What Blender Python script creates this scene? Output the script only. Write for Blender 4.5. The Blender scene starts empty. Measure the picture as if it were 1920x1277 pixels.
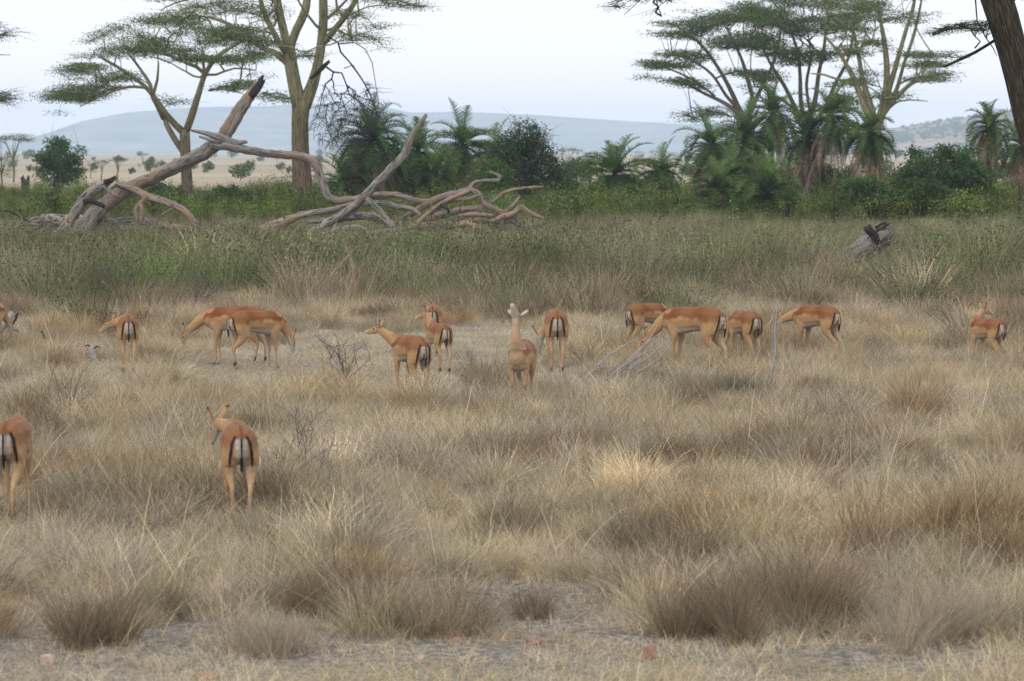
import bpy, math, random
import numpy as np
from mathutils import Vector, Matrix
random.seed(7)
rng = np.random.default_rng(11)
sc = bpy.context.scene
C = sc.collection

# ------------------------------------------------------------------ camera
F = 6400.0                      # focal length in photo pixels (1920 wide)
CZ = 3.25                       # camera height
PITCH = math.atan((638.5 - 283.0) / F)
cam_d = bpy.data.cameras.new('camera'); cam = bpy.data.objects.new('camera', cam_d); C.objects.link(cam)
cam_d.sensor_width = 36; cam_d.lens = 36 * F / 1920
cam_d.clip_end = 30000; cam_d.clip_start = 0.5
cam.location = (0, 0, CZ); cam.rotation_euler = (math.pi / 2 - PITCH, 0, 0)
cam_d.dof.use_dof = True; cam_d.dof.focus_distance = 50; cam_d.dof.aperture_fstop = 5.0
sc.camera = cam

# ------------------------------------------------------------------ world and sun (high overcast, hazy)
SUN_EL, SUN_AZ = math.radians(38), math.radians(215)   # azimuth clockwise from +Y
world = bpy.data.worlds.new('World'); sc.world = world; world.use_nodes = True
nt = world.node_tree; nt.nodes.clear()
sky = nt.nodes.new('ShaderNodeTexSky'); sky.sky_type = 'NISHITA'; sky.sun_disc = False
sky.sun_elevation = SUN_EL; sky.sun_rotation = SUN_AZ; sky.dust_density = 3.0; sky.air_density = 1.2
mixw = nt.nodes.new('ShaderNodeMix'); mixw.data_type = 'RGBA'
mixw.inputs['Factor'].default_value = 0.86             # the pale cloud sheet over the blue
mixw.inputs['B'].default_value = (10.2, 10.3, 10.9, 1)
bg = nt.nodes.new('ShaderNodeBackground')
wo = nt.nodes.new('ShaderNodeOutputWorld')
# the veil of dust near the skyline is brighter than the sheet above it
tcw = nt.nodes.new('ShaderNodeTexCoord'); spw = nt.nodes.new('ShaderNodeSeparateXYZ'); nt.links.new(tcw.outputs['Generated'], spw.inputs[0])
rpw = nt.nodes.new('ShaderNodeValToRGB'); nt.links.new(spw.outputs[2], rpw.inputs[0]); ew = rpw.color_ramp.elements; ew.new(.05)
below = nt.nodes.new('ShaderNodeMath'); below.operation = 'GREATER_THAN'; below.inputs[1].default_value = -.01; nt.links.new(spw.outputs[2], below.inputs[0])   # nothing shines from under the ground sheet
bst = nt.nodes.new('ShaderNodeMath'); bst.operation = 'MULTIPLY'; bst.inputs[1].default_value = .13; nt.links.new(below.outputs[0], bst.inputs[0])
for e_, (p_, c_) in zip(ew, ((0.0, (.91, .875, .905)), (.05, (.765, .755, .785)), (.3, (.80, .84, .93)))): e_.position = p_; e_.color = (*c_, 1)
sclw = nt.nodes.new('ShaderNodeMix'); sclw.data_type = 'RGBA'; sclw.blend_type = 'MULTIPLY'; sclw.inputs['Factor'].default_value = 1; sclw.inputs['B'].default_value = (13, 13, 13, 1)
nt.links.new(rpw.outputs[0], sclw.inputs['A']); nt.links.new(sclw.outputs['Result'], mixw.inputs['B'])
nt.links.new(sky.outputs[0], mixw.inputs['A']); nt.links.new(mixw.outputs['Result'], bg.inputs['Color'])
nt.links.new(bg.outputs[0], wo.inputs['Surface']); nt.links.new(bst.outputs[0], bg.inputs['Strength'])
sd = bpy.data.lights.new('sun', 'SUN'); sun = bpy.data.objects.new('sun', sd); C.objects.link(sun)
sd.energy = 0.9; sd.angle = math.radians(14); sd.color = (1.0, 0.93, 0.84)
sdir = Vector((math.sin(SUN_AZ) * math.cos(SUN_EL), math.cos(SUN_AZ) * math.cos(SUN_EL), math.sin(SUN_EL)))
sun.rotation_euler = sdir.to_track_quat('Z', 'Y').to_euler()
sc.view_settings.view_transform = 'Standard'; sc.view_settings.look = 'None'
sc.view_settings.exposure = 0.0; sc.view_settings.gamma = 1.0
sc.cycles.use_denoising = True; sc.cycles.denoising_prefilter = 'NONE'; sc.cycles.use_adaptive_sampling = False; sc.cycles.sampling_pattern = 'BLUE_NOISE'
sc.cycles.max_bounces = 6; sc.cycles.diffuse_bounces = 3; sc.cycles.transmission_bounces = 3
sc.cycles.glossy_bounces = 1; sc.cycles.volume_bounces = 1; sc.cycles.transparent_max_bounces = 8
sc.cycles.caustics_reflective = False; sc.cycles.caustics_refractive = False

# ------------------------------------------------------------------ geometry of the place
def sstep(a, b, x):
    t = np.clip((np.asarray(x, float) - a) / (b - a), 0, 1); return t * t * (3 - 2 * t)
def noise2(x, y, s=1.0, seed=0):
    x = np.asarray(x, float) / s; y = np.asarray(y, float) / s; o = seed * 1.7
    return (np.sin(x * 1.3 + 2.1 * np.sin(y * .7 + o) + o) + np.sin(y * 1.7 + 1.9 * np.sin(x * .9 - o) + 2.3 * o)
            + .6 * np.sin(2.9 * x - 2.3 * y + 1.3 * o) + .5 * np.sin(3.7 * y + 2.2 * x + o * .7)) / 3.1
def H(x, y):
    d = np.asarray(y, float)
    rise = .62 * sstep(62, 115, d) * (1 - sstep(230, 480, d))
    und = .05 * noise2(x, y, 7, 3) * sstep(5, 30, d)
    return rise + und
def ray(px, py):
    xc, yc = (px - 960) / F, (638.5 - py) / F
    return Vector((xc, math.cos(PITCH) + yc * math.sin(PITCH), -math.sin(PITCH) + yc * math.cos(PITCH)))
def at(px, py):
    """ground point seen at a photo pixel"""
    d = ray(px, py); y = 60.0
    for _ in range(40):
        z = float(H(d.x / d.y * y, y)); y = .5 * y + .5 * (z - CZ) / (d.z / d.y)
    return Vector((d.x / d.y * y, y, float(H(d.x / d.y * y, y))))
def atd(px, py, Y):
    d = ray(px, py); k = Y / d.y
    return Vector((d.x * k, Y, CZ + d.z * k))
def project(x, y, z):
    """photo pixel of a world point (numpy)"""
    z = z - CZ; f = y * math.cos(PITCH) - z * math.sin(PITCH); u = y * math.sin(PITCH) + z * math.cos(PITCH)
    return 960 + F * x / f, 638.5 - F * u / f
def mpp(Y): return Y / F

# ------------------------------------------------------------------ materials
def mat(name):
    m = bpy.data.materials.new(name); m.use_nodes = True; m.node_tree.nodes.clear(); return m
def N(m, t, **k):
    n = m.node_tree.nodes.new(t)
    for a, b in k.items(): setattr(n, a, b)
    return n
def L(m, a, b): m.node_tree.links.new(a, b)
def ramp(m, stops, src):
    r = N(m, 'ShaderNodeValToRGB'); e = r.color_ramp.elements
    while len(e) < len(stops): e.new(.5)
    for i, (p, c) in enumerate(stops): e[i].position = p; e[i].color = (*c, 1)
    L(m, src, r.inputs[0]); return r.outputs[0]
def mixc(m, f, a, b, mode='MIX'):
    n = N(m, 'ShaderNodeMix', data_type='RGBA', blend_type=mode)
    for k, v in (('Factor', f), ('A', a), ('B', b)):
        if isinstance(v, (int, float)): n.inputs[k].default_value = v
        elif isinstance(v, tuple): n.inputs[k].default_value = (*v, 1)
        else: L(m, v, n.inputs[k])
    return n.outputs['Result']
def noise(m, scale, vec=None, detail=4, rough=.55):
    n = N(m, 'ShaderNodeTexNoise'); n.inputs['Scale'].default_value = scale; n.inputs['Detail'].default_value = detail
    n.inputs['Roughness'].default_value = rough
    if vec is not None: L(m, vec, n.inputs['Vector'])
    return n.outputs['Fac']
def mapr(m, v, a, b, c, d):
    n = N(m, 'ShaderNodeMapRange'); L(m, v, n.inputs['Value'])
    for k, x in zip(('From Min', 'From Max', 'To Min', 'To Max'), (a, b, c, d)): n.inputs[k].default_value = x
    return n.outputs[0]
def bsdf(m, col, rough=.85, bump=None, bdist=.02, bstr=.6, spec=.25):
    p = N(m, 'ShaderNodeBsdfPrincipled'); p.inputs['Roughness'].default_value = rough
    p.inputs['Specular IOR Level'].default_value = spec
    if isinstance(col, tuple): p.inputs['Base Color'].default_value = (*col, 1)
    else: L(m, col, p.inputs['Base Color'])
    if bump is not None:
        b = N(m, 'ShaderNodeBump'); b.inputs['Distance'].default_value = bdist; b.inputs['Strength'].default_value = bstr
        L(m, bump, b.inputs['Height']); L(m, b.outputs[0], p.inputs['Normal'])
    o = N(m, 'ShaderNodeOutputMaterial'); L(m, p.outputs[0], o.inputs['Surface']); return p

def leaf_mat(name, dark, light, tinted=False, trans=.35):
    """thin plant tissue: diffuse plus light passing through; 'shade' picks between a dark and a light colour"""
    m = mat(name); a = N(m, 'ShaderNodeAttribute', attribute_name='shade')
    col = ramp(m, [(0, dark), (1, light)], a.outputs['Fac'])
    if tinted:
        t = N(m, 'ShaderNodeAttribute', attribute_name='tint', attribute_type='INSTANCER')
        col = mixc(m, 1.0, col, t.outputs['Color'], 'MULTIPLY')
    d = N(m, 'ShaderNodeBsdfDiffuse'); t2 = N(m, 'ShaderNodeBsdfTranslucent'); mx = N(m, 'ShaderNodeMixShader')
    mx.inputs[0].default_value = trans
    L(m, col, d.inputs[0]); L(m, col, t2.inputs[0]); L(m, d.outputs[0], mx.inputs[1]); L(m, t2.outputs[0], mx.inputs[2])
    o = N(m, 'ShaderNodeOutputMaterial'); L(m, mx.outputs[0], o.inputs['Surface']); return m
def bark_mat(name, c1, c2, crack, base=None, base_h=2.0, scale=1.0, under=None, bd=.03):
    m = mat(name); v = N(m, 'ShaderNodeAttribute', attribute_name='bk').outputs['Vector']
    n1 = noise(m, 5 * scale, v, 6, .6); n2 = noise(m, 1.2 * scale, v, 3)
    col = ramp(m, [(.3, c1), (.7, c2)], n2)
    col = mixc(m, ramp(m, [(.38, (1, 1, 1)), (.5, (0, 0, 0))], n1), col, crack)
    if under is not None:
        g = N(m, 'ShaderNodeNewGeometry'); s = N(m, 'ShaderNodeSeparateXYZ'); L(m, g.outputs['Position'], s.inputs[0])
        pn = noise(m, .9, None, 3); tc = N(m, 'ShaderNodeTexCoord'); 
        n3 = noise(m, .55, tc.outputs['Object'], 4)
        col = mixc(m, ramp(m, [(.45, (0, 0, 0)), (.62, (1, 1, 1))], n3), col, mixc(m, .8, under, col, 'MULTIPLY') if False else under)
        col = mixc(m, ramp(m, [(.36, (.85, .85, .85)), (.5, (0, 0, 0))], n1), col, crack)
    if base is not None:
        tc = N(m, 'ShaderNodeTexCoord'); s = N(m, 'ShaderNodeSeparateXYZ'); L(m, tc.outputs['Object'], s.inputs[0])
        ad = N(m, 'ShaderNodeMath', operation='ADD'); L(m, s.outputs[2], ad.inputs[0])
        L(m, mapr(m, n1, 0, 1, -base_h * 1.1, base_h * 1.1), ad.inputs[1])
        f = mapr(m, ad.outputs[0], base_h * .6, base_h * 1.4, 1, 0)
        b2 = mixc(m, ramp(m, [(.42, (0, 0, 0)), (.55, (1, 1, 1))], noise(m, 9 * scale, v, 5)), base, tuple(min(1, x * 3.2 + .03) for x in base))
        col = mixc(m, f, col, b2)
    bsdf(m, col, .9, n1, bd, .9, .15); return m
def plain_mat(name, c, rough=.9, var=.25, scale=8, spec=.2):
    m = mat(name); tc = N(m, 'ShaderNodeTexCoord'); n = noise(m, scale, tc.outputs['Object'], 5)
    col = ramp(m, [(.3, tuple(x * (1 - var) for x in c)), (.7, tuple(min(1, x * (1 + var)) for x in c))], n)
    bsdf(m, col, rough, n, .01, .5, spec); return m

# ------------------------------------------------------------------ mesh helpers
class MB:
    """collects tubes and leaf quads and links them as ONE mesh object"""
    def __init__(s): s.v = []; s.f = []; s.n = 0; s.bk = []; s.sh = []
    def add(s, v, f, bk=None, sh=None):
        v = np.asarray(v, float); s.v.append(v); s.f.extend([tuple(int(i) + s.n for i in q) for q in f]); s.n += len(v)
        s.bk.append(np.zeros((len(v), 3)) if bk is None else bk)
        s.sh.append(np.zeros(len(v)) if sh is None else np.broadcast_to(sh, (len(v),)))
    def addq(s, v4, sh):
        """v4: (n,4,3) quads, sh: (n,)"""
        n = len(v4); s.v.append(v4.reshape(-1, 3)); idx = np.arange(4 * n).reshape(-1, 4) + s.n
        s.f.extend(map(tuple, idx.tolist())); s.n += 4 * n
        s.bk.append(np.zeros((4 * n, 3))); s.sh.append(np.repeat(sh, 4))
    def tube(s, P, R, k=8, wob=.08, squash=1.0, jag=0.0, cap=True, sh=.5):
        P = np.asarray([tuple(p) for p in P], float); R = np.broadcast_to(np.asarray(R, float), (len(P),))
        T = np.gradient(P, axis=0); T /= np.linalg.norm(T, axis=1)[:, None] + 1e-9
        a = np.array([0, 0, 1.0]) if abs(T[0][2]) < .9 else np.array([1.0, 0, 0])
        u = np.cross(T[0], a); u /= np.linalg.norm(u)
        th = np.arange(k) / k * 2 * math.pi; ln = np.concatenate([[0], np.cumsum(np.linalg.norm(np.diff(P, axis=0), axis=1))])
        ph = rng.random(4) * 6.28; V = []; B = []
        for i in range(len(P)):
            u = u - T[i] * u.dot(T[i]); u /= np.linalg.norm(u) + 1e-9; w = np.cross(T[i], u)
            r = R[i] * (1 + wob * (np.sin(2 * th + ph[0] + ln[i] / (R[i] * 4 + .01) * .6) + .7 * np.sin(3 * th + ph[1] - ln[i] / (R[i] * 5 + .01)) + .5 * np.sin(5 * th + ph[2])))
            ring = P[i] + np.outer(np.cos(th) * r, u) + np.outer(np.sin(th) * r * squash, w)
            if jag and i == len(P) - 1: ring = ring + np.outer(rng.uniform(-jag, jag * 2, k) * R[i], T[i])
            V.append(ring); B.append(np.stack([np.cos(th) * R[0] * 6 + ph[3] * 9, np.sin(th) * R[0] * 6, np.full(k, ln[i] * .55)], 1))
        n = len(P); V = np.concatenate(V); B = np.concatenate(B)
        i, j = np.meshgrid(np.arange(n - 1), np.arange(k), indexing='ij')
        Fq = np.stack([i * k + j, i * k + (j + 1) % k, (i + 1) * k + (j + 1) % k, (i + 1) * k + j], -1).reshape(-1, 4).tolist()
        if cap:
            V = np.concatenate([V, P[:1], P[-1:]]); B = np.concatenate([B, B[:1], B[-1:]])
            Fq += [(n * k, (q + 1) % k, q) for q in range(k)] + [(n * k + 1, (n - 1) * k + q, (n - 1) * k + (q + 1) % k) for q in range(k)]
        s.add(V, Fq, B, sh)
    def mesh(s, name, m=None, smooth=True):
        me = bpy.data.meshes.new(name); V = np.concatenate(s.v) if s.v else np.zeros((0, 3))
        me.from_pydata(V.tolist(), [], s.f)
        a = me.attributes.new('bk', 'FLOAT_VECTOR', 'POINT'); a.data.foreach_set('vector', np.concatenate(s.bk).ravel())
        a = me.attributes.new('shade', 'FLOAT', 'POINT'); a.data.foreach_set('value', np.concatenate(s.sh).astype(float))
        if smooth: me.polygons.foreach_set('use_smooth', [True] * len(me.polygons))
        if m: me.materials.append(m)
        me.update(); return me
    def build(s, name, m, parent=None, smooth=True, org=None):
        if org is not None: s.v = [np.concatenate(s.v) - np.array(tuple(org))]
        o = bpy.data.objects.new(name, s.mesh(name, m, smooth)); C.objects.link(o)
        if parent: o.parent = parent
        return o
def tag(o, label=None, cat=None, group=None, kind=None):
    if label: o['label'] = label
    if cat: o['category'] = cat
    if group: o['group'] = group
    if kind: o['kind'] = kind
    return o
def empty(name, loc, rz=0):
    o = bpy.data.objects.new(name, None); C.objects.link(o); o.location = loc; o.rotation_euler = (0, 0, rz); o.empty_display_size = .2
    return o
def copy_tree(o, parent=None):
    c = o.copy(); C.objects.link(c); c.parent = parent
    for ch in [x for x in C.objects if x.parent == o]: copy_tree(ch, c)
    return c
def smooth_path(P, R, step):
    """Catmull-Rom through points with radii, resampled"""
    P = [Vector(p) for p in P]; out = []; ro = []
    for i in range(len(P) - 1):
        p0 = P[max(i - 1, 0)]; p1 = P[i]; p2 = P[i + 1]; p3 = P[min(i + 2, len(P) - 1)]
        n = max(1, int((p2 - p1).length / step))
        for k in range(n):
            t = k / n
            out.append(.5 * ((2 * p1) + (p2 - p0) * t + (2 * p0 - 5 * p1 + 4 * p2 - p3) * t * t + (3 * p1 - p0 - 3 * p2 + p3) * t ** 3))
            ro.append(R[i] * (1 - t) + R[i + 1] * t)
    out.append(P[-1]); ro.append(R[-1]); return out, ro
def leafquads(P, size, aspect=.4, flat=.6, dirs=None):
    """leaf quads at points P (n,3): returns (n,4,3)"""
    n = len(P); a = rng.normal(size=(n, 3)); a[:, 2] *= (1 - flat)
    if dirs is not None: a = a * .6 + dirs
    a /= np.linalg.norm(a, axis=1)[:, None] + 1e-9
    b = rng.normal(size=(n, 3)); b = np.cross(a, b); b /= np.linalg.norm(b, axis=1)[:, None] + 1e-9
    s = (size * rng.uniform(.6, 1.4, n))[:, None]
    a = a * s; b = b * s * aspect
    return np.stack([P - a, P + b * .9 - a * .1, P + a, P - b * .9 - a * .1], 1)

# ------------------------------------------------------------------ materials used
M = {}
def strawground():
    m = mat('ground'); tc = N(m, 'ShaderNodeTexCoord'); v = tc.outputs['Object']
    n1 = noise(m, .35, v, 5); n2 = noise(m, 14, v, 6, .7); n3 = noise(m, .004, v, 4)
    litter = ramp(m, [(.36, (.055, .05, .046)), (.48, (.13, .115, .10)), (.56, (.29, .25, .19)), (.68, (.46, .40, .30))], n2)
    straw = ramp(m, [(.3, (.16, .14, .115)), (.7, (.33, .28, .21))], n1)
    near = mixc(m, .2, litter, straw)
    far = ramp(m, [(.35, (.28, .225, .15)), (.5, (.37, .30, .20)), (.65, (.43, .36, .245))], n3)
    n4 = noise(m, .02, v, 6, .7)
    far = mixc(m, ramp(m, [(.36, (.7, .7, .7)), (.46, (0, 0, 0))], n4), far, (.20, .16, .10))
    s = N(m, 'ShaderNodeSeparateXYZ'); L(m, v, s.inputs[0])
    col = mixc(m, mapr(m, s.outputs[1], 120, 220, 0, 1), near, far)
    bsdf(m, col, .95, n2, .02, .8, .1); return m
M['ground'] = strawground()
M['grass'] = leaf_mat('dry_grass', (.125, .108, .085), (.82, .74, .57), True, .3)  # dark end deepened, so shade in the gaps is partly in the colour
M['brush'] = leaf_mat('brush', (.07, .066, .05), (.42, .385, .29), True, .3)
M['green'] = leaf_mat('undergrowth_leaves', (.03, .05, .018), (.20, .27, .09), True, .35)
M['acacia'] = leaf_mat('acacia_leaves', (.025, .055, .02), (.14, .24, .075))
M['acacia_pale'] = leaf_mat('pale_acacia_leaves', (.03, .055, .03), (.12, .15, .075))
M['palm'] = leaf_mat('palm_fronds', (.02, .045, .017), (.16, .235, .075))
M['palm_dead'] = leaf_mat('dead_fronds', (.12, .085, .06), (.42, .30, .19), False, .2)
M['bushdark'] = leaf_mat('dark_bush_leaves', (.012, .032, .014), (.06, .12, .045))
M['bushlight'] = leaf_mat('bright_bush_leaves', (.035, .075, .02), (.16, .26, .07))
M['bushmid'] = leaf_mat('bush_leaves', (.025, .05, .02), (.11, .19, .065))
M['fever'] = bark_mat('fever_tree_bark', (.22, .21, .10), (.35, .32, .18), (.08, .06, .035), (.05, .035, .022), 4.0, .6, bd=.07)
M['thinbark'] = bark_mat('acacia_bark', (.13, .11, .08), (.24, .21, .14), (.05, .04, .035))
M['darkbark'] = bark_mat('dark_trunk_bark', (.020, .016, .013), (.042, .032, .022), (.11, .09, .045), scale=1.3)
M['deadtwig'] = plain_mat('dead_twigs', (.045, .04, .05))
M['drift'] = bark_mat('driftwood', (.19, .175, .155), (.34, .305, .26), (.05, .04, .036), under=(.31, .215, .14), scale=1.2)
M['drift_grey'] = bark_mat('grey_wood', (.19, .168, .15), (.31, .275, .245), (.045, .042, .04), scale=1.2)
M['charred'] = plain_mat('charred_wood', (.035, .028, .027))
M['bleached'] = plain_mat('bleached_wood', (.33, .31, .30), scale=20)
M['palmtrunk'] = bark_mat('palm_trunk', (.10, .075, .06), (.20, .15, .115), (.03, .022, .02), scale=2)
M['rock_red'] = plain_mat('red_rock', (.31, .165, .12), scale=12)
M['rock_pale'] = plain_mat('pale_rock', (.45, .33, .28), scale=12)
M['twig'] = leaf_mat('bare_twigs', (.07, .055, .05), (.20, .16, .14), False, 0.0)

# ================================================================== SETTING
def grid_mesh(name, X, Y, Z, m):
    ny, nx = X.shape; V = np.stack([X, Y, Z], -1).reshape(-1, 3)
    i, j = np.meshgrid(np.arange(ny - 1), np.arange(nx - 1), indexing='ij')
    Fq = np.stack([i * nx + j, i * nx + j + 1, (i + 1) * nx + j + 1, (i + 1) * nx + j], -1).reshape(-1, 4)
    me = bpy.data.meshes.new(name); me.from_pydata(V.tolist(), [], Fq.tolist()); me.polygons.foreach_set('use_smooth', [True] * len(me.polygons))
    me.materials.append(m); o = bpy.data.objects.new(name, me); C.objects.link(o); return o
ys = np.concatenate([np.linspace(-15, 60, 180), 60 * (6900 / 60) ** (np.linspace(0, 1, 160)[1:])])
t = np.linspace(-1, 1, 221)
X = t[None, :] * (40 + .38 * np.maximum(ys, 0))[:, None]; Y = np.repeat(ys[:, None], len(t), 1)
ground = grid_mesh('ground', X, Y, H(X, Y) + .02 * noise2(X, Y, .6, 5) * (Y < 140), M['ground']); tag(ground, kind='structure')

def hill(name, out, Yr, Y0, Y1, m, rough):
    px, py = np.array(out).T; hx = (px - 960) / F * Yr; hz = (283 - py) / F * Yr + CZ
    xs = np.linspace(hx.min(), hx.max(), 260); yy = np.linspace(Y0, Y1, 60)
    X, Y = np.meshgrid(xs, yy); xi = X * Yr / Yr
    z = np.interp(xi, hx, hz)
    up = sstep(Y0, Yr, Y + .25 * (Yr - Y0) * noise2(X, Y, (Yr - Y0) * .3, 2)); dn = 1 - sstep(Yr + .3 * (Y1 - Yr), Y1, Y)
    Z = z * np.minimum(up, 1) * dn + rough * noise2(X, Y, 45, 7) * up * dn * .5 - 2.0 * (1 - np.minimum(up, dn))
    return tag(grid_mesh(name, X, Y, Z, m), kind='structure')
hm = mat('mesa'); tcn = N(hm, 'ShaderNodeTexCoord'); nn = noise(hm, .012, tcn.outputs['Object'], 7, .65)
bsdf(hm, ramp(hm, [(.35, (.20, .23, .24)), (.5, (.28, .30, .30)), (.65, (.36, .36, .34))], nn), .95, None, spec=.05)  # bluish grey and lightened: distance haze is put into the hill colour
hill('hills', [(-900, 268), (-300, 262), (40, 262), (140, 258), (190, 240), (230, 222), (280, 212), (380, 205), (520, 203), (600, 198), (690, 199), (740, 205), (770, 212),
               (860, 211), (1000, 215), (1180, 228), (1290, 233), (1500, 240), (1700, 245), (2300, 250), (2800, 255)], 5200, 4000, 6400, hm, 2.0)
hm2 = mat('scrub_hill'); tcn = N(hm2, 'ShaderNodeTexCoord'); nn = noise(hm2, .02, tcn.outputs['Object'], 6, .7)
bsdf(hm2, ramp(hm2, [(.4, (.12, .12, .07)), (.5, (.30, .22, .15)), (.65, (.42, .32, .22))], nn), .95, None, spec=.05)
RH = [(1380, 288), (1560, 268), (1640, 254), (1700, 240), (1760, 233), (1830, 222), (1920, 208), (2060, 196), (2400, 190), (2700, 230)]
scrub_hill = hill('hill_slope', RH, 3800, 2400, 4800, hm2, .8)
def RHz(x, y):
    px, py = np.array(RH).T; hx = (px - 960) / F * 3800; hz = (283 - py) / F * 3800 + CZ
    up = sstep(2400, 3800, y + .25 * 1400 * noise2(x, y, 420, 2)); dn = 1 - sstep(4100, 4800, y)
    return np.interp(x, hx, hz, left=-5) * np.minimum(up, 1) * dn + .4 * noise2(x, y, 45, 7) * up * dn - 2 * (1 - np.minimum(up, dn))

hz = mat('haze'); pv = N(hz, 'ShaderNodeVolumePrincipled'); pv.inputs['Density'].default_value = 1.9e-4
pv.inputs['Color'].default_value = (.68, .84, 1.0, 1); pv.inputs['Anisotropy'].default_value = 0.0
ho = N(hz, 'ShaderNodeOutputMaterial'); L(hz, pv.outputs[0], ho.inputs['Volume'])
hb = MB(); x0, x1, y0, y1, z0, z1 = -3900, 3900, -40, 7400, -4.5, 100
hb.add([(x, y, z) for z in (z0, z1) for y in (y0, y1) for x in (x0, x1)], [(0, 2, 3, 1), (4, 5, 7, 6), (0, 1, 5, 4), (2, 6, 7, 3), (0, 4, 6, 2), (1, 3, 7, 5)])
haze = hb.build('haze', hz, smooth=False); tag(haze, 'thin blue dust haze over the plain', kind='stuff')
haze.visible_shadow = True

# ------------------------------------------------------------------ scatter (stuff only)
def scatter(name, protos, P, rot, scl, idx, tint, label, cat):
    me = bpy.data.meshes.new(name); me.from_pydata(P.tolist(), [], [])
    for nm, ty, key, dat in (('rz', 'FLOAT_VECTOR', 'vector', rot), ('sc', 'FLOAT_VECTOR', 'vector', scl), ('tint', 'FLOAT_COLOR', 'color', tint)):
        a = me.attributes.new(nm, ty, 'POINT'); a.data.foreach_set(key, np.asarray(dat, float).ravel())
    a = me.attributes.new('idx', 'INT', 'POINT'); a.data.foreach_set('value', idx.astype(np.int32))
    o = bpy.data.objects.new(name, me); C.objects.link(o)
    g = bpy.data.node_groups.new(name, 'GeometryNodeTree')
    g.interface.new_socket('Geometry', in_out='INPUT', socket_type='NodeSocketGeometry'); g.interface.new_socket('Geometry', in_out='OUTPUT', socket_type='NodeSocketGeometry')
    gi = g.nodes.new('NodeGroupInput'); go = g.nodes.new('NodeGroupOutput'); j = g.nodes.new('GeometryNodeJoinGeometry')
    def attr(nm, ty):
        n = g.nodes.new('GeometryNodeInputNamedAttribute'); n.data_type = ty; n.inputs['Name'].default_value = nm; return n.outputs['Attribute']
    ar, as_, ai = attr('rz', 'FLOAT_VECTOR'), attr('sc', 'FLOAT_VECTOR'), attr('idx', 'INT')
    for k, pm in enumerate(protos):
        po = bpy.data.objects.new(name + '_tuft', pm)
        oi = g.nodes.new('GeometryNodeObjectInfo'); oi.inputs['Object'].default_value = po; oi.transform_space = 'ORIGINAL'
        cp = g.nodes.new('FunctionNodeCompare'); cp.data_type = 'INT'; cp.operation = 'EQUAL'
        g.links.new(ai, cp.inputs[2]); cp.inputs[3].default_value = k
        ip = g.nodes.new('GeometryNodeInstanceOnPoints')
        g.links.new(gi.outputs[0], ip.inputs['Points']); g.links.new(cp.outputs[0], ip.inputs['Selection'])
        g.links.new(oi.outputs['Geometry'], ip.inputs['Instance']); g.links.new(ar, ip.inputs['Rotation']); g.links.new(as_, ip.inputs['Scale'])
        g.links.new(ip.outputs[0], j.inputs[0])
    g.links.new(j.outputs[0], go.inputs[0])
    md = o.modifiers.new('scatter', 'NODES'); md.node_group = g
    tag(o, label, cat, kind='stuff'); return o

def blades(n, hmin, hmax, spread, lean, curl, w, droop=0., segs=4, side=0., seed_head=0., shade=(.2, .9), splay=.35):
    """thin curved blades: returns (MB)"""
    mb = MB()
    for i in range(n):
        r = spread * math.sqrt(random.random()); a = random.random() * 6.283
        bx, by = r * math.cos(a), r * math.sin(a); h = random.uniform(hmin, hmax)
        az = a + random.gauss(0, .9); out = abs(random.gauss(0, splay)) + r / max(spread, .01) * splay * .5
        d = Vector((math.cos(az) * out + lean + random.gauss(0, .08), math.sin(az) * out, 1)).normalized()
        bend = Vector((math.cos(az) * curl * random.uniform(.2, 1.5) + side * random.random(), math.sin(az) * curl * random.uniform(.2, 1.5), -droop * random.random()))
        p = Vector((bx, by, -.03)); s = (h + .03) / segs; wd = w * random.uniform(.6, 1.3)
        ta = random.random() * 3.14; sv = Vector((math.cos(ta), math.sin(ta), 0)); V = []
        for k in range(segs + 1):
            f = k / segs; ww = wd * (1 - .75 * f) * (1 if not (seed_head and f > .7) else seed_head)
            V += [p - sv * ww, p + sv * ww]; p = p + d * s
            d = (d + bend * (.55 / segs * (1 + 2 * f)) + Vector((random.gauss(0, .05), random.gauss(0, .05), 0))).normalized()
        sh = random.uniform(*shade)
        mb.add([tuple(v) for v in V], [(2 * k, 2 * k + 1, 2 * k + 3, 2 * k + 2) for k in range(segs)], None, sh)
    return mb
gm = M['grass']
matted = [blades(150, .07, .24, .36, .1, 1.1, .0024, .9, 3, shade=(.25, 1), splay=1.2).mesh('litter', gm, False) for _ in range(4)]
stubble = [blades(110, .03, .11, .3, .05, .8, .0024, .6, 3, shade=(.35, 1), splay=1.4).mesh('stubble', gm, False) for _ in range(3)]
fluffy = [blades(150, .18, .5, .11, .16, 1.1, .0019, .9, 5, .3, 1.6, (.0, 1), .55).mesh('fluffy', gm, False) for _ in range(6)]
tuss = [blades(210, .30, .62, .11, .05, .6, .0019, .4, 5, .12, 1.5, (.0, .8), .38).mesh('tussock', gm, False) for _ in range(6)]
stalk = [blades(9, .3, .8, .3, .15, .9, .0024, .6, 6, .3, 0, (.75, 1), .55).mesh('stalk', gm, False) for _ in range(4)]
def farbush():
    mb = MB(); n = 520; u = rng.normal(size=(n, 3)); u /= np.linalg.norm(u, axis=1)[:, None]; P = u * rng.random((n, 1)) ** .4 * np.array([.55, .55, .42]) + np.array([0, 0, .55]); P += .12 * np.sin(P[:, [1, 2, 0]] * 9)
    mb.addq(leafquads(P, .075, .6, .1), rng.uniform(0, 1, n)); mb.tube([(0, 0, -.1), (.02, 0, .5)], [.04, .02], 4, 0, cap=False, sh=.05); return mb
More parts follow.
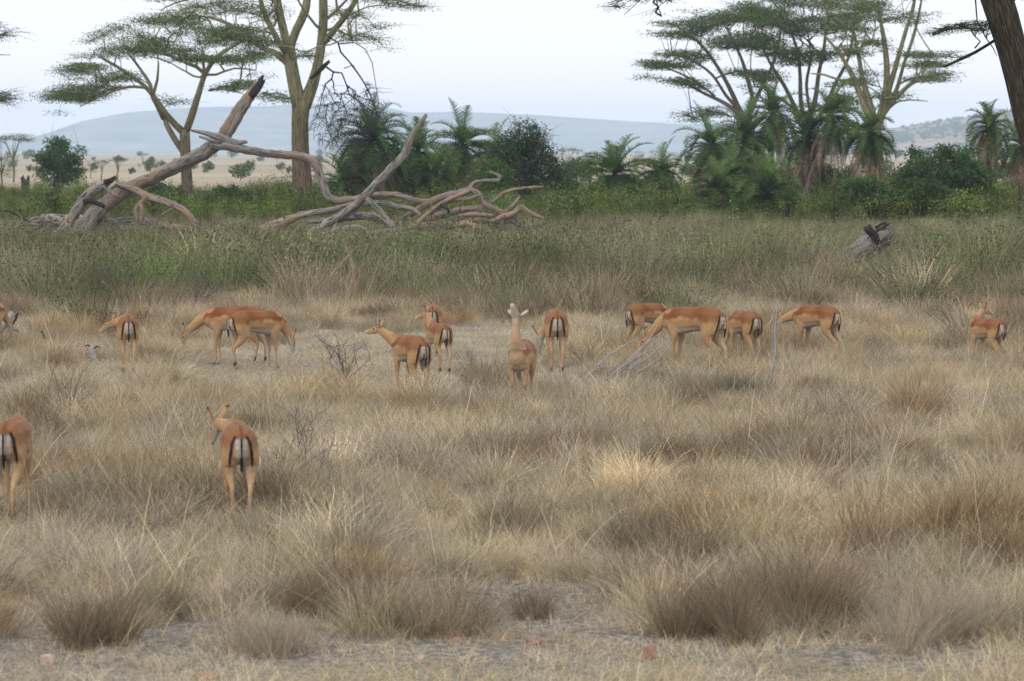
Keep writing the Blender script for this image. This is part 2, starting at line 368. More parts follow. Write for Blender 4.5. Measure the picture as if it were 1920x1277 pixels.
def brushlet(green):
    mb = blades(75, .25, .9, .24, .03, .6, .0045, .3, 4, .1, 0, (.0, 1), .5)
    if green:
        n = 95; P = rng.normal(size=(n, 3)) * np.array([.24, .24, .2]) + np.array([0, 0, .5]); P[:, 2] = np.clip(P[:, 2], .08, 1)
        mb.addq(leafquads(P, .021, .5, .2), rng.uniform(.0, .62, n))
    return mb
brush = [brushlet(False).mesh('brushlet', M['brush'], False) for _ in range(3)] + [brushlet(True).mesh('brushlet', M['brush'], False) for _ in range(4)]
def thicket():
    mb = MB()
    for k in range(14):
        a = random.random() * 6.28; r = random.random() * .35
        P, R = smooth_path([(0, 0, 0), (r * .5 * math.cos(a), r * .5 * math.sin(a), .5), (r * 1.6 * math.cos(a), r * 1.6 * math.sin(a), random.uniform(.8, 1.4))], [.012, .008, .004], .3)
        mb.tube(P, R, 3, sh=.05, cap=False)
    n = 620; c = rng.normal(size=(22, 3)) * np.array([.42, .42, .32]) + np.array([0, 0, .72])
    P = c[rng.integers(0, 22, n)] + rng.normal(size=(n, 3)) * .14; P[:, 2] = np.clip(P[:, 2], .05, 2)
    mb.addq(leafquads(P, .042, .5, .2), rng.uniform(0, 1, n)); return mb
farb = [farbush().mesh('farbush', M['green'], False) for _ in range(4)]
thick = [thicket().mesh('thicket', M['green'], False) for _ in range(6)]

# where the animals have trampled or cropped the grass: (photo px, py of the spot's centre, half width, half depth)
CLEAR = [(760, 690, 260, 62), (900, 640, 170, 30), (640, 640, 110, 24), (240, 715, 60, 34), (430, 700, 140, 34), (480, 668, 120, 20), (840, 690, 140, 34), (178, 702, 34, 24), (980, 778, 46, 15), (18, 668, 34, 16), (1612, 512, 66, 20), (1040, 712, 70, 30),
         (450, 976, 46, 18), (30, 972, 46, 18), (1000, 1150, 230, 38), (850, 1240, 1300, 52), (50, 1160, 60, 110), (1040, 1120, 160, 30)]
def field(n, ya, yb, margin=1.25, power=0.):
    """random ground points, denser near by"""
    u = rng.random(n); y = ya * (yb / ya) ** u if power == 0 else (ya ** power + u * (yb ** power - ya ** power)) ** (1 / power)
    x = (rng.random(n) * 2 - 1) * (y * 960 / F * margin + 2.8); return x, y
def clearness(x, y):
    px, py = project(x, y, H(x, y)); c = np.zeros(len(x))
    for cx, cy, rx, ry in CLEAR:
        d = np.hypot((px - cx) / rx, (py - cy) / ry) + .18 * noise2(x, y, .5, 9); c = np.maximum(c, 1 - sstep(.75, 1.15, d))
    return c, px, py
def lay(x, y, s, tilt=.12):
    n = len(x); P = np.stack([x, y, H(x, y)], 1)
    rot = np.stack([rng.normal(size=n) * tilt, rng.normal(size=n) * tilt, rng.uniform(-.9, .9, n)], 1)
    sc_ = np.stack([s * rng.uniform(.85, 1.15, n), s * rng.uniform(.85, 1.15, n), s], 1); return P, rot, sc_
def palette(w, cols, jit=.20):
    """w: (n,) 0..1 picks along the palette"""
    cols = np.array(cols); k = np.clip(w, 0, .999) * (len(cols) - 1); i = k.astype(int); f = (k - i)[:, None]
    c = cols[i] * (1 - f) + cols[i + 1] * f; c = c * (1 + rng.normal(size=(len(w), 1)) * jit) * (1 + rng.normal(size=c.shape) * .03)
    return np.concatenate([np.clip(c, 0, 1.6), np.ones((len(w), 1))], 1)
STRAW = [(1.0, .86, .62), (1.0, .91, .78), (.96, .90, .82), (.83, .80, .78)]     # gold straw ... mauve-grey old straw
BROWN = [(.78, .58, .40), (.74, .62, .50), (.70, .65, .54)]
def scatter_grass():
    # 1 low litter
    x, y = field(18000, 17, 95, power=1.4); c, px, py = clearness(x, y); k = rng.random(len(x)) > .55 * c * (py > 1000); x, y, c = x[k], y[k], c[k]; w = .5 + .5 * noise2(x, y, 2.2, 1) + .2 * rng.normal(size=len(x))
    P, r, s = lay(x, y, rng.uniform(.7, 1.3, len(x)) * (1 - .45 * c), .15)
    scatter('grass_litter', matted, P, r, s, rng.integers(0, 4, len(x)), palette(w, STRAW), 'low matted dry straw lying over the whole clearing', 'grass')
    # 2 stubble on bare ground
    x, y = field(15000, 17, 60, power=1.2); c, px, py = clearness(x, y); k = (c > .3) & (rng.random(len(x)) < np.clip(.75 + .5 * noise2(x, y, .5, 6), .25, 1)); x, y = x[k], y[k]
    P, r, s = lay(x, y, rng.uniform(.6, 1.2, len(x)), .1)
    scatter('grass_stubble', stubble, P, r, s, rng.integers(0, 3, len(x)), palette(rng.random(len(x)), STRAW), 'short cropped straw stubble on the bare ground', 'grass')
    # 3 loose feathery grass between the clumps
    x, y = field(17000, 19.5, 78, power=1.5); c, px, py = clearness(x, y); n2 = noise2(x, y, 3.5, 4)
    k = (rng.random(len(x)) > c * 1.4) & (py < 1205 + 12 * n2); x, y, n2, py = x[k], y[k], n2[k], py[k]
    P, r, s = lay(x, y, np.clip((.5 + .2 * n2) * rng.uniform(.6, 1.4, len(x)), .25, 1.0), .32)
    scatter('low_grass', fluffy, P, r, s, rng.integers(0, 6, len(x)), palette(.5 + .42 * noise2(x, y, 2.8, 8) + .22 * rng.normal(size=len(x)), STRAW), 'loose feathery dry grass between the thicker tufts', 'grass')
    # 4 domed clumps of feathery or brown grass, each of one growth and colour
    for nm, protos, nc, pal, hm, lab, sd in (('tall_grass', fluffy, 3100, STRAW, 1.18, 'domed clumps of tall feathery dry grass covering the clearing', 1), ('tussock_grass', tuss, 1250, BROWN, .98, 'browner stiff tussock grass in domed clumps among the feathery grass', 2)):
        cx, cy = field(nc, 19.5, 80, power=1.5); c, px, py = clearness(cx, cy); k = (rng.random(len(cx)) > c * 1.5) & (py < 1200); k &= noise2(cx, cy, 2.3, sd) > (-.55 if sd == 1 else -.1); cx, cy = cx[k], cy[k]
        m = 9; n = len(cx); R_ = rng.uniform(.12, .48, n); Hc = hm * rng.uniform(.45, 1.18, n) * (1 + .22 * noise2(cx, cy, 4, 4)); wt = np.clip(.5 + .4 * noise2(cx, cy, 2.8, 8) + .28 * rng.normal(size=n), 0, 1); br = np.exp(rng.normal(size=n) * .20)
        a = rng.random((n, m)) * 6.283; q = np.sqrt(rng.random((n, m))); x = (cx[:, None] + np.cos(a) * q * R_[:, None]).ravel(); y = (cy[:, None] + np.sin(a) * q * R_[:, None]).ravel()
        hh = (Hc[:, None] * (1 - .36 * q * q) * rng.uniform(.65, 1.2, (n, m))).ravel(); pc = project(x, y, 0 * x)[1]; hh *= np.where((pc < 790) & (pc > 650), .86, 1.0)
        P, r, s = lay(x, y, np.clip(hh, .25, 1.35), .12); r[:, 0] += -np.sin(a).ravel() * q.ravel() * .34; r[:, 1] += np.cos(a).ravel() * q.ravel() * .34 + .08; r[:, 2] = rng.uniform(-.5, .5, len(x))
        r[:, :2] += rng.normal(size=(len(x), 2)) * .13; tn = palette(np.repeat(wt, m) + .12 * rng.normal(size=len(x)), pal, .15); tn[:, :3] *= np.repeat(br, m)[:, None]
        scatter(nm, protos, P, r, s, rng.integers(0, 6, len(x)), tn, lab, 'grass')
    # 5 single pale stalks
    x, y = field(2600, 21, 90, power=1.5); c, px, py = clearness(x, y); k = rng.random(len(x)) > c * 1.2; x, y = x[k], y[k]
    P, r, s = lay(x, y, rng.uniform(.6, 1.2, len(x)), .25)
    scatter('grass_stalks', stalk, P, r, s, rng.integers(0, 4, len(x)), palette(rng.random(len(x)) * .6, STRAW), 'single long pale stalks arching over the dry grass', 'grass')
    # 6 grey-green brush behind the animals: waist-high rounded shrublets, each of one colour
    cx, cy = field(3700, 55, 125, 1.2, power=1.2); c, px, py = clearness(cx, cy); nz = noise2(cx, cy, 4, 5); k = (rng.random(len(cx)) < sstep(615, 545, py + 22 * nz) * .97 + .02) & (c < .3); cx, cy, nz = cx[k], cy[k], nz[k]
    m = 7; n = len(cx); R_ = rng.uniform(.25, .62, n); Hc = rng.uniform(.55, 1.8, n) * (1 + .25 * nz) * (1 - .58 * sstep(84, 101, cy)); g = np.clip(.41 + .30 * nz + .25 * noise2(cx, cy, 1.3, 21) + .42 * rng.normal(size=n), 0, 1); br = np.exp(rng.normal(size=n) * .32)
    a = rng.random((n, m)) * 6.283; q = np.sqrt(rng.random((n, m))); x = (cx[:, None] + np.cos(a) * q * R_[:, None]).ravel(); y = (cy[:, None] + np.sin(a) * q * R_[:, None]).ravel()
    hh = (Hc[:, None] * (1 - .4 * q * q) * rng.uniform(.8, 1.15, (n, m))).ravel(); P, r, s = lay(x, y, hh, .12); r[:, 0] += -np.sin(a).ravel() * q.ravel() * .3; r[:, 1] += np.cos(a).ravel() * q.ravel() * .3
    gg = np.repeat(g, m); idx = np.where(rng.random(len(x)) < gg, rng.integers(3, 7, len(x)), rng.integers(0, 3, len(x)))
    tn = palette(np.repeat(1 - g, m) * .95, [(.62, .82, .42), (.88, .95, .66), (1.1, 1.02, .86), (1.4, 1.22, 1.02)], .08); tn[:, :3] *= np.repeat(br, m)[:, None]
    scatter('brush_cover', brush, P, r, s, idx, tn, 'grey green waist high brush between the antelopes and the dead wood', 'brush')
    x, y = field(6500, 56, 150, 1.2, power=1.2); c, px, py = clearness(x, y); k = (rng.random(len(x)) < sstep(610, 540, py)) & (c < .3); x, y = x[k], y[k]
    P, r, s = lay(x, y, rng.uniform(.3, .75, len(x)), .25)
    scatter('brush_litter', brush, P, r, s, rng.integers(0, 5, len(x)), palette(rng.random(len(x)), [(.7, .8, .5), (1.0, .95, .8), (1.3, 1.1, .95)]), 'low dry stems and herbs between the shrublets of the brush', 'brush')
    # 7 green undergrowth along the tree line
    x, y = field(4200, 116, 200, 1.25, power=1.2); c, px, py = clearness(x, y); nz = noise2(x, y, 7, 2)
    k = (rng.random(len(x)) < np.clip(.7 + .7 * nz, .12, 1)) & ((px > -400)); x, y, nz, px = x[k], y[k], nz[k], px[k]
    hs = (.62 + .30 * nz + .28 * noise2(x, y, 2.6, 15)) * rng.uniform(.5, 1.25, len(x)) * np.where(px > 1450, 1.25, 1.0) * np.where(px < 470, .85, 1)
    P, r, s = lay(x, y, hs, .1)
    scatter('undergrowth', thick, P, r, s, rng.integers(0, 6, len(x)), palette(.5 + .5 * noise2(x, y, 5, 9) + .2 * rng.normal(size=len(x)), [(.75, .74, .66), (1.05, .95, .82), (1.7, 1.25, 1.1), (1.2, 1.3, .9)], .34), 'green leafy undergrowth along the foot of the trees', 'undergrowth')
    # 8 scrub dotted over the far plain and the slope
    x, y = field(900, 230, 3400, 1.3); k = rng.random(len(x)) < np.clip(.35 + .6 * noise2(x, y, 120, 3), .04, 1) * np.where(x > y * .12, 1, .6); x, y = x[k], y[k]
    P, r, s = lay(x, y, rng.uniform(.8, 2.4, len(x)) * (1 + (y > 1200) * .8), 0)
    scatter('plain_scrub', farb, P, r, s, rng.integers(0, 4, len(x)), palette(rng.random(len(x)), [(.7, .75, .6), (.9, .9, .7)]), 'sparse low scrub dotted over the dry plain', 'scrub')
    n = 2600; y = rng.uniform(2550, 4000, n); x = rng.uniform(.07, .2, n) * y; z = RHz(x, y); k = (noise2(x, y, 90, 4) + .9 * rng.random(n) > .3) & (z > -1); x, y, z = x[k], y[k], z[k]
    P, r, s = lay(x, y, rng.uniform(2.8, 5.6, len(x)), 0); P[:, 2] = z; s[:, 2] *= .75
    scatter('slope_scrub', farb, P, r, s, rng.integers(0, 4, len(x)), palette(rng.random(len(x)), [(1.0, 1.0, .9), (1.5, 1.3, 1.1)]), 'scattered scrub and trees covering the hazy slope', 'scrub')  # tint lightened and greyed: extra haze is put into the scrub colour
scatter_grass()

# ================================================================== IMPALAS
im = mat('impala_coat'); a_ = N(im, 'ShaderNodeAttribute', attribute_name='coat'); tcn = N(im, 'ShaderNodeTexCoord')
nn = noise(im, 60, tcn.outputs['Object'], 4); n2_ = noise(im, 7, tcn.outputs['Object'], 3)
cc = mixc(im, 1.0, a_.outputs['Color'], ramp(im, [(.3, (.82, .82, .82)), (.7, (1.12, 1.12, 1.12))], nn), 'MULTIPLY')
cc = mixc(im, 1.0, cc, ramp(im, [(.3, (.88, .86, .84)), (.7, (1.08, 1.08, 1.08))], n2_), 'MULTIPLY')
pb = bsdf(im, cc, .75, nn, .004, .5, .25); pb.inputs['Sheen Weight'].default_value = 0
SADDLE, FAWN, PALE, WHITE, BLACK, DARK = [np.array(c) for c in ((.185, .062, .015), (.41, .245, .112), (.44, .31, .20), (.47, .44, .38), (.018, .014, .014), (.20, .075, .03))]
def rotv(pitch, yaw, l=1.0):
    p, y = math.radians(pitch), math.radians(yaw); return np.array([math.cos(p) * math.cos(y), math.cos(p) * math.sin(y), math.sin(p)]) * l
def resample(P, n):
    P = np.array(P, float); d = np.concatenate([[0], np.cumsum(np.linalg.norm(np.diff(P[:, :3], axis=0), axis=1))]); t = np.linspace(0, d[-1], n)
    sp = [np.interp(t, d, P[:, k]) for k in range(P.shape[1])]; return np.stack(sp, 1)
def impala(px, py, heading, label, scale=1.0, neck=(-48, 0), head=(-70, 0), neck_len=.40, legs=(0, 0, 0, 0), bend=0.0, arch=.02, ear=1.0, ear_up=0.0, hs=1.1, pale=0.0, tail=0, depth=None, group='impalas grazing in the clearing'):
    """female impala: +x is forward in its own frame. legs: forward swing in m of (front left, front right, hind left, hind right)"""
    chains = []    # (name, list of (x,y,z, ry, rz))
    T = [(-.47, 0, .725, .04, .05), (-.445, 0, .715, .105, .11), (-.38, 0, .705, .145, .155), (-.28, 0, .70, .158, .170), (-.15, 0, .69, .152, .165), (0, 0, .672, .160, .172),
         (.12, 0, .665, .158, .185), (.24, 0, .662, .142, .190), (.34, 0, .675, .118, .170), (.42, 0, .69, .085, .120), (.46, 0, .70, .04, .06)]
    T = [(x, y + bend * x * x * .6, z + arch * math.cos(x * 3.3), ry, rz) for x, y, z, ry, rz in T]
    chains.append(('torso', resample(T, 26)))
    nb = np.array([.33, bend * .08, .755]); nd = rotv(*neck); hd = rotv(*head)
    m1 = nb + (np.array([1, 0, .15]) * .35 + nd * .65) * neck_len * .45; ne = nb + np.array([.04, 0, 0]) + nd * neck_len
    NK = [(*(nb - np.array([.06, 0, .05])), .110, .165), (*nb, .092, .138), (*m1, .066, .092), (*(m1 * .4 + ne * .6), .050, .064), (*ne, .046, .054)]
    chains.append(('neck', resample(NK, 14)))
    hx = hd / np.linalg.norm(hd); side = np.cross([0, 0, 1.0], hx); side /= np.linalg.norm(side) + 1e-6; upv = np.cross(hx, side)
    h0 = ne - hx * .03 + upv * .005
    HD = [(*h0, .036, .042), (*(h0 + hx * .05 + upv * .012), .050, .052), (*(h0 + hx * .10 + upv * .006), .049, .050), (*(h0 + hx * .16 - upv * .004), .034, .038), (*(h0 + hx * .22 - upv * .010), .027, .030), (*(h0 + hx * .252 - upv * .012), .020, .02)]
    HD = [(a_, b_, c_, d_ * hs, e_ * hs) for a_, b_, c_, d_, e_ in HD]
    chains.append(('head', resample(HD, 14)))
    for s in (1, -1):
        e0 = h0 + hx * .02 + side * s * .035 + upv * .035; gz_ = min(1, max(0, (-head[0] - 20) / 50)); ed = side * s * (.72 - .17 * gz_) * ear + upv * (.72 - .42 * gz_) - hx * (.25 + .6 * gz_ - ear_up); ed /= np.linalg.norm(ed)
        E = [(*(e0 + ed * l * (.6 + .4 * ear)), r * (.3 + .8 * ear), r * (.3 + .8 * ear)) for l, r in ((0, .012), (.04, .024), (.085, .029), (.13, .021), (.165, .008))]
        chains.append(('ear', resample(E, 8)))
    for k, s in ((0, 1), (1, -1)):
        w = legs[k]; kn = .02 if w >= 0 else -.02
        Lg = [(.26, .075 * s, .70, .05, .10), (.26, .092 * s, .60, .05, .085), (.245, .092 * s, .50, .040, .052), (.26 + w * .35, .085 * s, .40, .030, .034), (.265 + w * .55, .08 * s, .30, .024, .027), (.262 + w * .7, .08 * s, .24, .0165, .018),
              (.258 + w * .9, .078 * s, .12, .015, .016), (.262 + w, .078 * s, .075, .020, .022), (.285 + w, .078 * s, .035, .018, .019), (.30 + w, .078 * s, .005, .021, .027)]
        chains.append(('fore', resample(Lg, 26)))
    for k, s in ((2, 1), (3, -1)):
        w = legs[k]
        Lg = [(-.31, .072 * s, .72, .082, .135), (-.295, .086 * s, .62, .078, .135), (-.275 + w * .15, .092 * s, .53, .066, .105), (-.31 + w * .35, .088 * s, .44, .043, .062), (-.385 + w * .6, .078 * s, .36, .024, .034),
              (-.405 + w * .65, .075 * s, .325, .021, .027), (-.40 + w * .75, .074 * s, .25, .017, .020), (-.385 + w * .92, .073 * s, .13, .016, .018), (-.378 + w, .073 * s, .09, .024, .024), (-.35 + w, .073 * s, .035, .018, .019), (-.34 + w, .073 * s, .005, .021, .028)]
        chains.append(('hind', resample(Lg, 28)))
    ty = bend * .2 * .6
    TL = [(-.44, ty, .83, .022, .02), (-.485, ty, .78, .022, .022), (-.505, ty + tail * .3, .70, .018, .018), (-.505, ty + tail * .6, .61, .016, .018), (-.492, ty + tail, .54, .016, .016), (-.48, ty + tail, .47, .007, .006)]
    chains.append(('tail', resample(TL, 12)))
    # closed elliptical lofts, fused by a voxel remesh into one skin
    mb = MB(); K = 12; th = np.arange(K) / K * 2 * math.pi
    for nm, Q in chains:
        P = Q[:, :3]; Tn = np.gradient(P, axis=0); Tn /= np.linalg.norm(Tn, axis=1)[:, None] + 1e-9; V = []
        ref = side if nm == 'head' else np.array([0, 1.0, 0])
        if nm == 'neck': ref = np.cross([0, 0, 1.0], nd) if abs(nd[2]) < .97 else np.array([0, 1.0, 0])
        if nm == 'ear': ref = np.cross(Tn[3], hx)
        for i in range(len(P)):
            v = ref - Tn[i] * ref.dot(Tn[i]); v /= np.linalg.norm(v) + 1e-9; w = np.cross(Tn[i], v)
            ry, rz = Q[i, 3], Q[i, 4] * (.5 if nm == 'ear' else 1)
            V.append(P[i] + np.outer(np.cos(th) * ry, v) + np.outer(np.sin(th) * rz, w))
        n = len(P); V = np.concatenate(V + [P[:1], P[-1:]])
        i, j = np.meshgrid(np.arange(n - 1), np.arange(K), indexing='ij')
        fq = np.stack([i * K + j, i * K + (j + 1) % K, (i + 1) * K + (j + 1) % K, (i + 1) * K + j], -1).reshape(-1, 4).tolist()
        fq += [(n * K, (q + 1) % K, q) for q in range(K)] + [(n * K + 1, (n - 1) * K + q, (n - 1) * K + (q + 1) % K) for q in range(K)]
        mb.add(V, fq)
    o = mb.build('impala', None); md = o.modifiers.new('r', 'REMESH'); md.mode = 'VOXEL'; md.voxel_size = .0105; md.use_smooth_shade = True
    m2 = o.modifiers.new('s', 'SMOOTH'); m2.factor = .5; m2.iterations = 4
    bpy.context.view_layer.update(); dg = bpy.context.evaluated_depsgraph_get()
    me = bpy.data.meshes.new_from_object(o.evaluated_get(dg)); o.modifiers.clear(); old = o.data; o.data = me; bpy.data.meshes.remove(old)
    nv = len(me.vertices); V = np.empty(nv * 3); me.vertices.foreach_get('co', V); V = V.reshape(-1, 3)
    Nn = np.empty(nv * 3); me.vertices.foreach_get('normal', Nn); Nn = Nn.reshape(-1, 3)
    # coat pattern by body region
    best = np.full(nv, 9e9); reg = np.zeros(nv, int); tt = np.zeros(nv); names = []
    for ci, (nm, Q) in enumerate(chains):
        names.append(nm); r = Q[:, 3:].max(1) * (.6 if nm in ('ear', 'tail') else 1)
        for i in range(len(Q)):
            d = np.linalg.norm(V - Q[i, :3], axis=1) - r[i]; k = d < best; best[k] = d[k]; reg[k] = ci; tt[k] = i / (len(Q) - 1)
    x, y, z = V.T; yb = y - bend * x * x * .6
    col = np.tile(FAWN, (nv, 1))
    def blend(c, f): 
        f = np.clip(f, 0, 1)[:, None]; return col * (1 - f) + c * f
    isn = lambda *k: np.isin(reg, [i for i, a in enumerate(names) if a in k])
    bz = z - arch * np.cos(x * 3.3)
    body = isn('torso', 'hind', 'fore', 'neck') & (z > .3)
    b1 = .695 + .03 * sstep(-.2, -.42, x) * 0 + .012 * np.sin(x * 9)
    b1 = b1 + .0 * x; wv = .012 * np.sin(x * 23 + z * 11) + .008 * np.sin(x * 51 + y * 30); up = np.where(isn('hind') | (x < -.22), .92 * sstep(-.075, .045, bz - b1 + wv), sstep(-.035, .03, bz - b1 + wv))
    up = up * (1 - .18 * (.5 + .5 * np.sin(x * 14 + 1)))
    col = np.where((isn('torso', 'hind', 'fore') & (bz > .55))[:, None], blend(SADDLE, up), col)
    col = np.where(isn('torso')[:, None], blend(SADDLE * .62, (.022 - np.abs(yb)) / .02 * (Nn[:, 2] > .5) * .8), col)
    col = np.where(isn('torso')[:, None], blend(WHITE, sstep(.015, -.02, bz - .565 + 0 * x) * (np.abs(x) < .42)), col)
    lowleg = isn('fore', 'hind'); inner = (np.sign(y) * Nn[:, 1] < -.2)
    col = np.where((lowleg & (bz < .56))[:, None], blend(PALE, .25 + .65 * inner), col)
    col = np.where((isn('hind') & inner & (z > .35))[:, None], blend(PALE, .7 * np.ones(nv)), col)
    col = np.where(lowleg[:, None], blend(BLACK, sstep(.04, .02, z)), col)
    col = np.where(isn('hind')[:, None], blend(BLACK, (np.abs(z - .095) < .03) * (Nn[:, 0] < .25)), col)
    col = np.where(isn('fore')[:, None], blend(DARK, (np.abs(z - .28) < .03) * (Nn[:, 0] > .5) * .5), col)
    # rump: white, black bars, brown above
    back = (x < -.33) & isn('torso', 'hind') & (Nn[:, 0] < -.12); ay = np.abs(yb)
    col = np.where(back[:, None], blend(WHITE, sstep(.062, .040, ay) * sstep(.79, .755, z) * .8 * sstep(.46, .56, z)), col)
    sx = .080 + .016 * sstep(.74, .56, z) - .030 * sstep(.72, .80, z)
    col = np.where((back | ((x < -.30) & isn('torso', 'hind') & (Nn[:, 0] < .2)))[:, None], blend(BLACK, sstep(.0175, .010, np.abs(ay - sx) + .012 * sstep(.60, .50, z)) * sstep(.49, .52, z) * sstep(.81, .785, z)), col)
    col = np.where(back[:, None], blend(BLACK, sstep(.013, .008, ay) * sstep(.52, .56, z) * sstep(.80, .77, z)), col)
    tl = isn('tail'); col = np.where(tl[:, None], blend(SADDLE, np.ones(nv)), col)
    col = np.where(tl[:, None], blend(BLACK, sstep(.80, .74, z)), col)
    # neck, head, ears
    nk = isn('neck'); front = Nn @ (np.cross(side, nd) * -1 if abs(nd[2]) > .3 else np.array([0, 0, -1.0]))
    col = np.where(nk[:, None], blend(SADDLE, sstep(.2, .8, Nn @ np.cross(nd, side if abs(side[1]) > .2 else [0, 1, 0]) * 0 + Nn[:, 2] * .9 - .1) * .75 * (tt < .5)), col)
    col = np.where(nk[:, None], blend(WHITE, sstep(.78, .95, tt) * (Nn @ -upv > .2)), col)
    col = np.where((nk & (Nn[:, 0] > .25) & (V[:, 0] > .36) & (nd[2] > .7))[:, None], blend(PALE * 1.15, .6 * np.ones(nv)), col)
    col = np.where((isn('torso') & (Nn[:, 0] > .45))[:, None], blend(PALE, .6 * np.ones(nv)), col)
    hdm = isn('head'); hh = (V - h0) @ hx; hu = (V - h0) @ upv; hs_ = (V - h0) @ side
    col = np.where(hdm[:, None], blend(SADDLE, sstep(.02, .04, hu) * .7), col)
    col = np.where(hdm[:, None], blend(WHITE, sstep(-.012, -.028, hu) + sstep(.20, .225, hh) * .6), col)
    for s in (1, -1):
        e = h0 + hx * .105 + side * s * .043 + upv * .022; d = np.linalg.norm(V - e, axis=1)
        col = np.where(hdm[:, None], blend(WHITE, sstep(.034, .022, d) * .7), col); col = np.where(hdm[:, None], blend(BLACK, sstep(.019, .014, d)), col)
    col = np.where(hdm[:, None], blend(BLACK, sstep(.252, .262, hh)), col)
    er = isn('ear'); col = np.where(er[:, None], blend(WHITE, (Nn @ hx > .1) * .85), col); col = np.where(er[:, None], blend(BLACK, sstep(.66, .8, tt)), col)
    col = col * (1 - pale) + (PALE * .75 + col * .55) * pale
    a = me.color_attributes.new('coat', 'FLOAT_COLOR', 'POINT'); a.data.foreach_set('color', np.concatenate([np.clip(col, 0, 1), np.ones((nv, 1))], 1).ravel())
    me.materials.clear(); me.materials.append(im)
    p = at(px, py); o.location = p - Vector((0, 0, .0)); o.rotation_euler = (0, 0, math.radians(heading)); o.scale = (scale,) * 3
    tag(o, label, 'antelope', group); return o
# 90 faces straight away from the camera, 180 faces to the photo's left
impala(240, 702, 98, 'lone impala seen from behind between dark brush and a bare bush, ears past its side', 1.0, (-8, 38), (-30, 60), .36, (0, .03, .02, -.03))
impala(440, 684, 176, 'chestnut impala in profile grazing behind a paler one, head at the grey bush', 1.0, (-36, 0), (-74, 10), .46, (.02, -.03, .06, -.08), 0, .05)
impala(482, 692, 34, 'paler impala overlapping the grazing chestnut one, rump stripes showing and head lowered away', .98, (-56, 0), (-72, 0), .38, (0, .04, .05, -.05), 0, .05)
impala(770, 752, 116, 'impala with raised head and one black ear up behind thorny twigs', 0.96, (30, 30), (-8, 50), .38, (0, .05, .08, .06), 0, .06)
impala(822, 701, 108, 'small impala looking back over its shoulder just ahead of another rump', .86, (62, 25), (-20, 58), .28, (.03, -.03, .03, -.04))
impala(812, 668, 90, 'farthest impala rump facing the camera, half hidden by the small one', .92, (-50, 0), (-70, 0), .40)
impala(978, 764, 262, 'impala facing the camera with its muzzle lifted skyward and long pale throat', 1.0, (81, -3), (56, -14), .42, (0, 0, .0, .0), -.15, 0.0, 1.15, .55, 1.18, .1, group=None)
impala(1042, 702, 92, 'broad impala rump with three dark stripes just behind the head lifting one', 1.08, (-40, 30), (-68, 20), .44, (.03, 0, .03, -.02))
impala(1214, 664, 40, 'impala with a pale flank and raised white tail grazing behind the bleached sticks', .90, (-50, 0), (-70, 0), .40, (0, 0, 0, 0), 0, .06)
impala(1300, 699, 146, 'impala grazing over the bleached sticks with head low among them', 1.08, (-42, 14), (-60, 24), .44, (.02, .0, .07, -.09), 0, .06)
impala(1396, 687, 112, 'impala between two grazing ones, head dropped in front of its forelegs', .95, (-58, 16), (-72, 30), .40, (0, .03, -.02, .05), 0, .04)
impala(1530, 676, 134, 'impala in side view grazing by the tall pale stalk, one black ear showing', .95, (-20, 24), (-62, 30), .34, (0, 0, -.06, -.1), 0, .06)
impala(1850, 690, 118, 'impala turning its head aside, standing alone near the grey driftwood at the frame edge', .86, (38, -66), (-14, -95), .36, (0, 0, 0, 0))
impala(447, 982, 98, 'near impala seen from behind with two upright black tipped ears', 1.0, (10, 20), (-58, 40), .36, (.05, .12, 0, -.08), 0, .02)
impala(24, 980, 90, 'nearest impala rump partly cut off by the frame, hind legs apart', 1.04, (-40, 20), (-70, 0), .36, (0, 0, .02, -.12))
impala(-26, 664, 62, 'impala rump just entering the frame beside the bleached log', .95, (-45, 0), (-70, 0), .40)

# ================================================================== DEAD WOOD
def limb(pts, D, rpx, m, parent, name='branch', k=12, jag=.6, dd=0.0, step=.12, wob=.1, org=None, sh=.5):
    """a limb traced through photo pixels at depth D (per-point offsets allowed as a third value)"""
    P = [atd(p[0], p[1], D + (p[2] if len(p) > 2 else 0) + dd) for p in pts]
    R = [r * mpp(D) for r in (rpx if isinstance(rpx, (list, tuple)) else [rpx] * len(pts))]
    P, R = smooth_path(P, R, step); P = [p + Vector(rng.normal(size=3)) * R[i] * .07 for i, p in enumerate(P)]
    mb = MB(); mb.tube(P, R, k, wob, 1.0, jag, sh=sh); return mb.build(name, m, parent, org=org)
o0 = at(180, 447); D = o0.y
ft = empty('fallen_tree', o0); tag(ft, 'huge weathered fallen tree with a slanting trunk, charred tip and arching limbs', 'fallen tree')
def fl(pts, rpx, m='drift', name='branch', **k): return limb(pts, D, rpx, M[m], ft, name, org=o0, **k)
fl([(150, 440), (175, 405), (215, 370), (265, 342), (330, 312), (380, 287), (415, 262), (430, 240), (450, 205), (468, 182), (484, 160)], [19, 17, 15, 13, 12, 12.5, 12, 12, 11.5, 10, 8], name='trunk', k=18, wob=.12, jag=.9)
fl([(470, 181, -.12), (480, 168, -.12), (490, 154, -.12)], [8, 9, 7], 'charred', 'burnt_tip', jag=1.2)
fl([(395, 270, -.3), (440, 277, -.3), (500, 287), (560, 293), (588, 304), (600, 330), (612, 362), (628, 375), (660, 374), (690, 366)], [9, 9, 8, 8, 8, 7.5, 7, 7, 7, 6])
fl([(358, 244, -.3), (385, 250, -.3), (410, 257, -.35), (440, 266, -.3), (463, 266, -.3)], [2, 4, 6.5, 5, 3], 'drift_grey')
fl([(373, 256, -.4), (395, 262, -.4), (415, 270, -.35)], [2, 4, 5], 'drift_grey', jag=.2)
fl([(55, 418, .6), (90, 412, .5), (140, 420, .4), (190, 425, .2), (260, 420, .1), (320, 430), (380, 438), (430, 446)], [6, 11, 15, 16, 13, 12, 11, 7], name='trunk', k=18, wob=.14)
